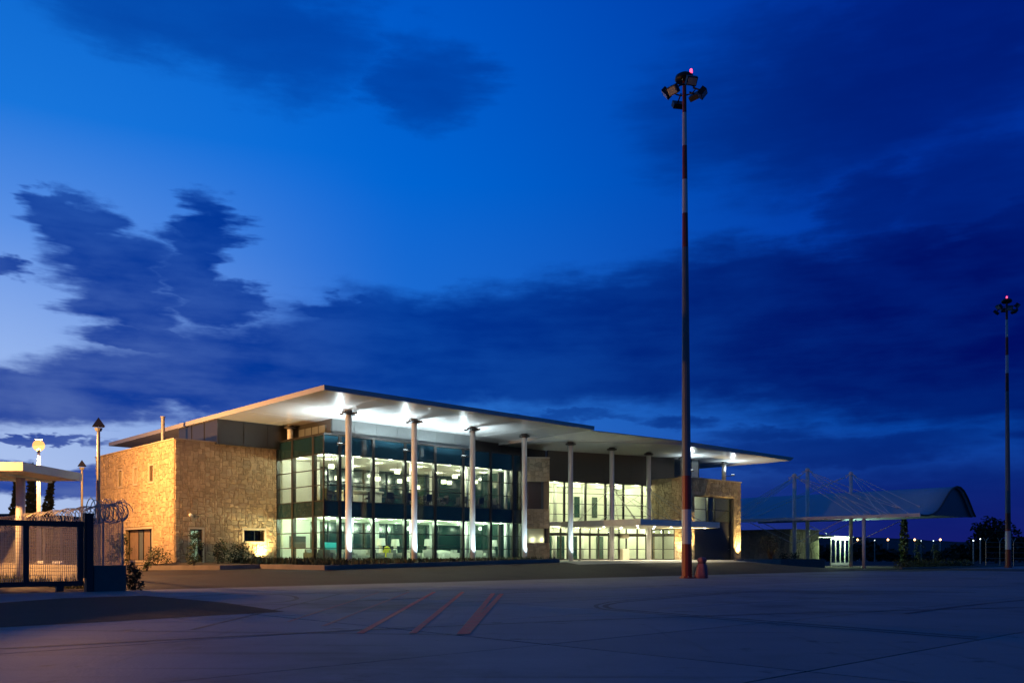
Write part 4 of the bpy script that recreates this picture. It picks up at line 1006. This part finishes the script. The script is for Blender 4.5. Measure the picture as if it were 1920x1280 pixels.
# ground cover strip in front of the glass
rng = np.random.default_rng(9); b = MB(); vs = []; fs = []
for k in range(5200):
    u = rng.uniform(-4.2, 14.8); v = rng.uniform(-7.3, -.4); z = .74+.2*min(1, (v+7.4)/7)+.012*(u)*.5*0
    z = .72+(.95-.72)*max(0, min(1, (u+4.4)/19)) if v < -4 else .74+(.93-.74)*max(0, min(1, (v+7.4)/7.4))
    if rng.random() < .25: u = rng.uniform(-4.2, .0); v = rng.uniform(.3, 5)
    x, y = W(u, v); h = rng.uniform(.08, .34); a = rng.uniform(0, 2*PI); dx, dy = math.cos(a)*.05, math.sin(a)*.05; lx, ly = rng.normal(0, .07, 2); k0 = len(vs)
    vs += [(x-dx, y-dy, z-.05), (x+dx, y+dy, z-.05), (x+lx+dx*.4, y+ly+dy*.4, z+h), (x+lx-dx*.4, y+ly-dy*.4, z+h)]; fs.append((k0, k0+1, k0+2, k0+3))
b.v, b.f = vs, fs; o = b.build('ground_cover', 'leaf_dark'); o['kind'] = 'stuff'; o['label'] = 'low ground cover along the foot of the glass front'; o['category'] = 'ground cover'
# weeds behind the gate
b = MB(); vs = []; fs = []
for k in range(1500):
    s = rng.uniform(3, 22); off = rng.uniform(-.9, -.05); x = gx+(.25+.95+off)*UX+s*VX; y = gy+(.25+.95+off)*UY+s*VY; h = rng.uniform(.1, .45)*(1+.6*math.sin(s*1.7)); a = rng.uniform(0, 2*PI); dx, dy = math.cos(a)*.03, math.sin(a)*.03; lx, ly = rng.normal(0, .1, 2); k0 = len(vs)
    vs += [(x-dx, y-dy, 0), (x+dx, y+dy, 0), (x+lx, y+ly, h)]; fs.append((k0, k0+1, k0+2))
b.v, b.f = vs, fs; o = b.build('weeds', 'grass'); o['kind'] = 'stuff'; o['label'] = 'straggling weeds along the low wall behind the gate'; o['category'] = 'weeds'
def cypress(x, y, h, w, lean, label, seed, n=1500, leaf='leaf_dark'):
    r = np.random.default_rng(seed); t = thing('cypress_tree', label, 'tree', (x, y, 0))
    def fn(q):
        f = q.uniform(0, 1)**.8; a = q.uniform(0, 2*PI); rr = w*(.25+.75*math.sin(PI*min(1, f*.85+.15)))*(1-f**3*.85)*q.uniform(.5, 1)*(1+.15*math.sin(f*31))
        return (rr*math.cos(a)+lean*h*f**2, rr*math.sin(a), h*(.06+.94*f))
    leaves(n, fn, .22*w/.6, r, .8).build('crown', leaf, t); MB().tube([(0,0,0),(lean*h*.1,0,h*.3),(lean*h*.6,0,h*.75)], [.12,.09,.03], 6).build('trunk', 'bark', t)
cypress(-45.5, 80, 8.4, .62, .01, 'left-most slim dark cypress beyond the shelter', 1)
cypress(-45.2, 82, 9.9, .72, .02, 'tallest dark cypress between shelter post and street lamp', 2)
cypress(-42.8, 80, 9.0, .62, .09, 'dark cypress leaning right beside the street lamp', 3)
cypress(*W(70, -9), 7.2, .5, .0, 'slim cypress right of the lit glass kiosk', 4, 1200, 'leaf')
# dark hedge behind the left fence
rng = np.random.default_rng(31)
def hedge(q): s = q.uniform(0, 1); return (-58+s*30, 66+q.uniform(-1, 1)+4*s, q.uniform(0, 1)**.8*(2.6+.7*math.sin(s*23)+.4*math.sin(s*61)))
o = leaves(6500, hedge, .26, rng).build('hedge', 'leaf_dark'); o['kind'] = 'stuff'; o['label'] = 'dark hedge mass behind the left fence'; o['category'] = 'hedge'

# ------------------------------------------------------------------ right side: membrane canopy
CN = thing('membrane_canopy', 'wave-shaped membrane canopy hung by cables from white masts', 'canopy', (*W(55, -16.8), 0), RZ)
VL = 26.; prof = [(0, 5.22), (.8, 5.20), (2.0, 5.25), (3.2, 5.42), (4.2, 5.75), (5.2, 6.3), (6.2, 7.0), (7.2, 7.7), (8.2, 8.2), (9.2, 8.42), (10.2, 8.38), (11.2, 8.05), (12.2, 7.4), (13.0, 6.7), (13.8, 5.95), (14.4, 5.5)]
b = MB(); nv = 14
for j in range(nv):
    f = j/(nv-1)
    for u, z in prof: b.v.append((u, VL*f, z-.35*f*0))
m = len(prof)
for j in range(nv-1):
    for i in range(m-1): b.f.append((j*m+i, j*m+i+1, (j+1)*m+i+1, (j+1)*m+i))
o = b.build('membrane', 'membrane', CN, smooth=True); md = o.modifiers.new('thick', 'SOLIDIFY'); md.thickness = .06
MB().tube([(u, .03, z) for u, z in prof], .10, 6).build('end_rib', 'brown_panel', CN)
b = MB(); b.v = [(u, .35, z-.1) for u, z in prof[3:]]+[(14.4, .35, 5.42), (3.2, .35, 5.32)]; b.f = [tuple(range(len(b.v)))[::-1]]; b.build('end_panel', 'dark_wall', CN)
MB().box(-.22, .0, -.02, VL, 5.05, 5.38).build('edge_beam', 'white_steel', CN)
for k in range(9): v = 1.2+k*2.75; MB().box(-.27, -.225, v-.18, v+.18, 5.02, 5.12).build('bracket', 'galv', CN)
def cmast(u, v, H, low, nm='mast'):
    mo = MB().lathe([(.20, low), (.20, H)], 16, u, v).build(nm, 'white_steel', CN, smooth=True)
    b = MB()
    for k in range(8):
        a = 2*PI*k/8+.3; d = Vector((math.cos(a), math.sin(a), -.42 if k % 2 else -.9)).normalized(); p = Vector((u, v, H-.1))
        b.tube([p, p+d*.75], [.03, .05], 5); b.tube([p+d*.75, p+d*.8], [.05, .02], 5)
    b.lathe([(.21, H-.3), (.24, H-.2), (.24, H), (.08, H+.12)], 12, u, v); b.build('mast_head', 'white_steel', mo)
    return Vector((u, v, H-.25))
def zc(u): return lerp(u, prof)
def cable(a, c): d = (Vector(c)-a).normalized(); MB().tube([a+d*.8, c], .03, 4).build('cable', 'white_steel', CN); MB().tube([Vector(c)-d*.9, Vector(c)-d*.05], [.03, .08], 5).build('cable_socket', 'white_steel', CN)
for (mu, mv, H) in ((.35, 13.3, 10.0), (2.6, 13.0, 10.75), (8.6, 11.0, 10.6)):
    hd = cmast(mu, mv, H, .1)
    for (u, v) in ((1.5, mv-9.5), (3.6, mv-6.5), (5, mv-9), (.4, mv-7), (.3, mv+8), (1.5, mv+10.5), (4.5, mv+9)):
        v = max(.5, min(VL-.5, v)); cable(hd, (u, v, zc(u)+.06))
    for dv in (-5.5, 5.5): MB().tube([(mu, mv, 2.55), (mu, mv+dv, 5.05)], .035, 5).build('strut', 'white_steel', CN)
for u, v in ((0, 5.6), (.2, 22.5), (1.6, 23.5), (4.6, 23)): MB().lathe([(.17, .05), (.17, 5.1)], 12, u-.1 if u else -.11+.2, v).build('post', 'white_steel', CN, smooth=True)
# stone gatehouse with lit glass doors below the canopy
GH = thing('gatehouse', 'low stone gatehouse with lit white glass doors under the membrane canopy', 'building', (*W(58.5, -5.6), 0), RZ)
gh = MB().box(0, 6.6, 4.4, 13, 0, 4.3).build('wall', 'stone', GH)
rngs = stones(6.6, .05, 4.3, [], lambda s, z, d: (s, 4.4-d, z), .3, 41); b = MB(); [b.add(v, f) for _, v, f in rngs]; b.build('stone_facing', 'stone', gh, kind='stuff')
rngs = stones(8.6, .05, 4.3, [], lambda s, z, d: (-d, 13-s, z), .3, 42); b = MB(); [b.add(v, f) for _, v, f in rngs]; b.build('stone_facing', 'stone', gh, kind='stuff')
b = MB()
for k in range(5): b.box(6.9+k*1.15-.05, 6.9+k*1.15+.05, 3.0, 3.1, .5, 3.2)
b.box(6.8, 11.7, 3.0, 3.1, 3.2, 3.45); b.box(6.8, 11.7, 2.98, 3.12, .2, .5); kf = b.build('door_frame', 'white_steel', GH)
for k in range(4): MB().box(6.96+k*1.15, 7.99+k*1.15, 3.04, 3.06, .5, 3.2).build('pane', 'glass', kf)
MB().box(6.8, 11.7, 7, 7.1, .2, 3.5).build('back_wall', 'white_wall', GH); MB().box(6.7, 11.8, 2.6, 7.1, 3.5, 3.6).build('kiosk_roof', 'white_steel', GH)
b = MB(); b.box(7.5, 8.2, 6.9, 6.95, .2, 2.6); b.box(9.0, 9.7, 6.9, 6.95, .2, 2.6); b.box(10.5, 11.1, 6.9, 6.95, .2, 2.6); b.build('back_door', 'green_dark', GH)
tb = MB().box(7.2, 11.4, 2.7, 2.8, 3.36, 3.46).build('light_tube', 'tube_white', GH)
for u in (7.9, 9.3, 10.7): point('light', tb, (u, 2.5, 3.3), (.72, 1., .62), 260, .1); point('light', tb, (u, 4.6, 3.2), (.72, 1., .62), 150, .1)
# planter with a gnarled olive beside the right stone block
pl = thing('stone_planter', 'low rendered planter wall right of the stone block', 'planter', (*W(43.6, -8.6), 0), RZ)
MB().box(0, 8.5, 0, .3, .1, 1.0).build('front_wall', 'dark_lowwall', pl); MB().box(8.2, 8.5, .302, 6, .1, 1.0).build('side_wall', 'dark_lowwall', pl); MB().box(-7.5, -.002, 0, .3, .5, 1.0).build('front_wall', 'kerbstone', pl); MB().box(-7.4, 8.2, .302, 3.9, .3, .9).build('soil', 'soil', pl)
ol = thing('olive_tree', 'gnarled small olive tree with bare forking limbs by the right stone pier', 'tree', (*W(45.2, -6.6), .9))
rng = np.random.default_rng(12); b = MB(); tips = []
for k in range(7):
    a = 2*PI*k/7+rng.uniform(-.3, .3); p = [(0,0,0), (.15*math.cos(a), .15*math.sin(a), .5), (.55*math.cos(a), .55*math.sin(a), 1.15), (.8*math.cos(a+.3), .8*math.sin(a+.3), 2.0+rng.uniform(-.2, .3))]
    b.tube(p, [.11, .07, .045, .015], 6); tips += [p[2], p[3]]
b.build('trunk', 'bark', ol); leaves(900, clumps(tips, .42), .075, rng).build('crown', 'leaf_olive', ol)
for k, (u, v, h, w, l) in enumerate([(47, -7, .8, 1.0, 'low dark shrub right of the small olive tree'), (48.7, -7.1, .7, 1.2, 'round dark shrub at the right end of the planter')]): su_(u, v, .85, h, w, 350, l, 'leaf_dark', seed=50+k)
# low hedge and grass in front of the kiosk
rng = np.random.default_rng(14)
def gh_(q): s = q.uniform(0, 1); x, y = W(60+s*16, -12.6-s*1.5+q.uniform(-.7, .7)); return (x, y, q.uniform(.05, .75)*(1+.25*math.sin(s*40)))
o = leaves(4200, gh_, .1, rng, .7).build('low_planting', 'grass'); o['kind'] = 'stuff'; o['label'] = 'pale green low planting in front of the lit kiosk'; o['category'] = 'planting'
S(MB().prism([W(57, -14.2), W(84, -15.0), W(84, -14.7), W(57, -13.9)], -.02, .16).build('kerb', 'kerbstone'))
for k, (u, v, h) in enumerate([(73, -9.5, 3.2), (75.5, -10.5, 2.6)]): su_(u, v, 0, h, 1.3, 500, ['thin young tree right of the slim cypress', 'smaller thin young tree near the right fence'][k], 'leaf', .1, 60+k, 'young_tree')
# right security fence
RF_ = thing('right_fence', 'dim wire fence with forked post tops at the far right', 'fence', (*W(84, -13), 0), RZ-.30)
for k in range(16):
    u = k*2.6; b = MB(); b.tube([(u,0,0),(u,0,3.0)], .035, 5); b.tube([(u,0,3),(u+.45,0,3.5)], .028, 5); b.tube([(u,0,3),(u-.45,0,3.5)], .028, 5); b.build('fence_post', 'galv', RF_)
b = MB()
for z in (.3, 1., 1.7, 2.4, 2.95): b.box(0, 39, -.006, .006, z-.012, z+.012)
b.build('line_wires', 'galv', RF_)
# hills, wood, far lamps
def ridge(name, Y, pts, mat='hill', depth=600):
    b = MB(); xs = np.linspace(pts[0][0], pts[-1][0], 240); r = np.random.default_rng(int(Y)); h = np.array([lerp(x, pts) for x in xs])
    for k in range(1, 7): h += np.sin(xs/Y*30*k+r.uniform(0, 6))*Y*.0009/k
    for x, z in zip(xs, h): b.v += [(x, Y, -1), (x, Y+depth*.35, max(z, .5)), (x, Y+depth, -1)]
    for i in range(239):
        for q in (0, 1): b.f.append((3*i+q, 3*i+3+q, 3*i+4+q, 3*i+1+q))
    S(b.build(name, mat, smooth=True))
ridge('hills', 2600, [(-2600, 150), (-1500, 135), (-1100, 105), (-400, 80), (500, 62), (1000, 66), (1250, 58), (1500, 40), (2600, 60)])
ridge('hills', 1500, [(-1900, 40), (-900, 62), (-760, 50), (-300, 28), (400, 22), (700, 30), (1000, 20), (2000, 30)], depth=400)
rng = np.random.default_rng(17)
def wood(q): s = q.uniform(0, 1); x = 60+s*190; return (x, 210+q.uniform(-4, 4), q.uniform(0, 1)**.7*(3.2+1.4*math.sin(x*.11)+1.0*math.sin(x*.31)+.7*math.sin(x*.83)))
o = leaves(9000, wood, .9, rng).build('far_wood', 'leaf_dark'); o['kind'] = 'stuff'; o['label'] = 'low dark wood along the far right horizon'; o['category'] = 'wood'
for k, (px, Yd, h, w, l) in enumerate([(1838, 150, 7.0, 5.5, 'round dark tree left of the far mast'), (1868, 150, 8.2, 6.5, 'taller round dark tree beside the far mast'), (1912, 170, 6.5, 5.5, 'dark tree right of the far mast')]):
    r = np.random.default_rng(70+k); t = thing('dark_tree', l, 'tree', ((px-960)/1638*Yd, Yd, 0))
    cs = [(r.normal(0, .3)*w/2, r.normal(0, .3)*w/2, h*(.5+r.uniform(-.28, .36))) for _ in range(14)]
    leaves(1500, clumps(cs, w*.24), .35, r).build('crown', 'leaf_dark', t); MB().tube([(0,0,0),(.2,0,h*.3),(.1,.1,h*.7)], [.3,.22,.08], 7).build('trunk', 'bark', t)
def far_lamp(px, py, Yd, m, r, label, cat='lamp'):
    z = EYE-(py-1041)*Yd/1638; t = thing('distant_lamp', label, cat, ((px-960)/1638*Yd, Yd, 0))
    MB().tube([(0,0,0),(0,0,z)], .09, 6).build('pole', 'galv', t); MB().ball((0, 0, z+r), r, 8, 6).build('lantern', m, t)
for k, px in enumerate((1608, 1665, 1715, 1763)):
    far_lamp(px, 1013, 230, 'far_orange', .26, '%s distant orange lamp from the left, beyond the right fence' % ['first', 'second', 'third', 'fourth'][k])
for px, py, l in ((1620, 1012, 'white distant lamp close beside the first orange lamp'), (1640, 1013, 'faint white distant lamp between the first two orange lamps'), (1727, 1014, 'white distant lamp right of the third orange lamp'), (1750, 1014, 'white distant lamp left of the fourth orange lamp'), (1825, 1014, 'white distant lamp below the round dark trees'), (1838, 1011, 'white distant lamp in front of the dark tree crowns')):
    far_lamp(px, py, 200 if px < 1800 else 135, 'far_white', .09, l)
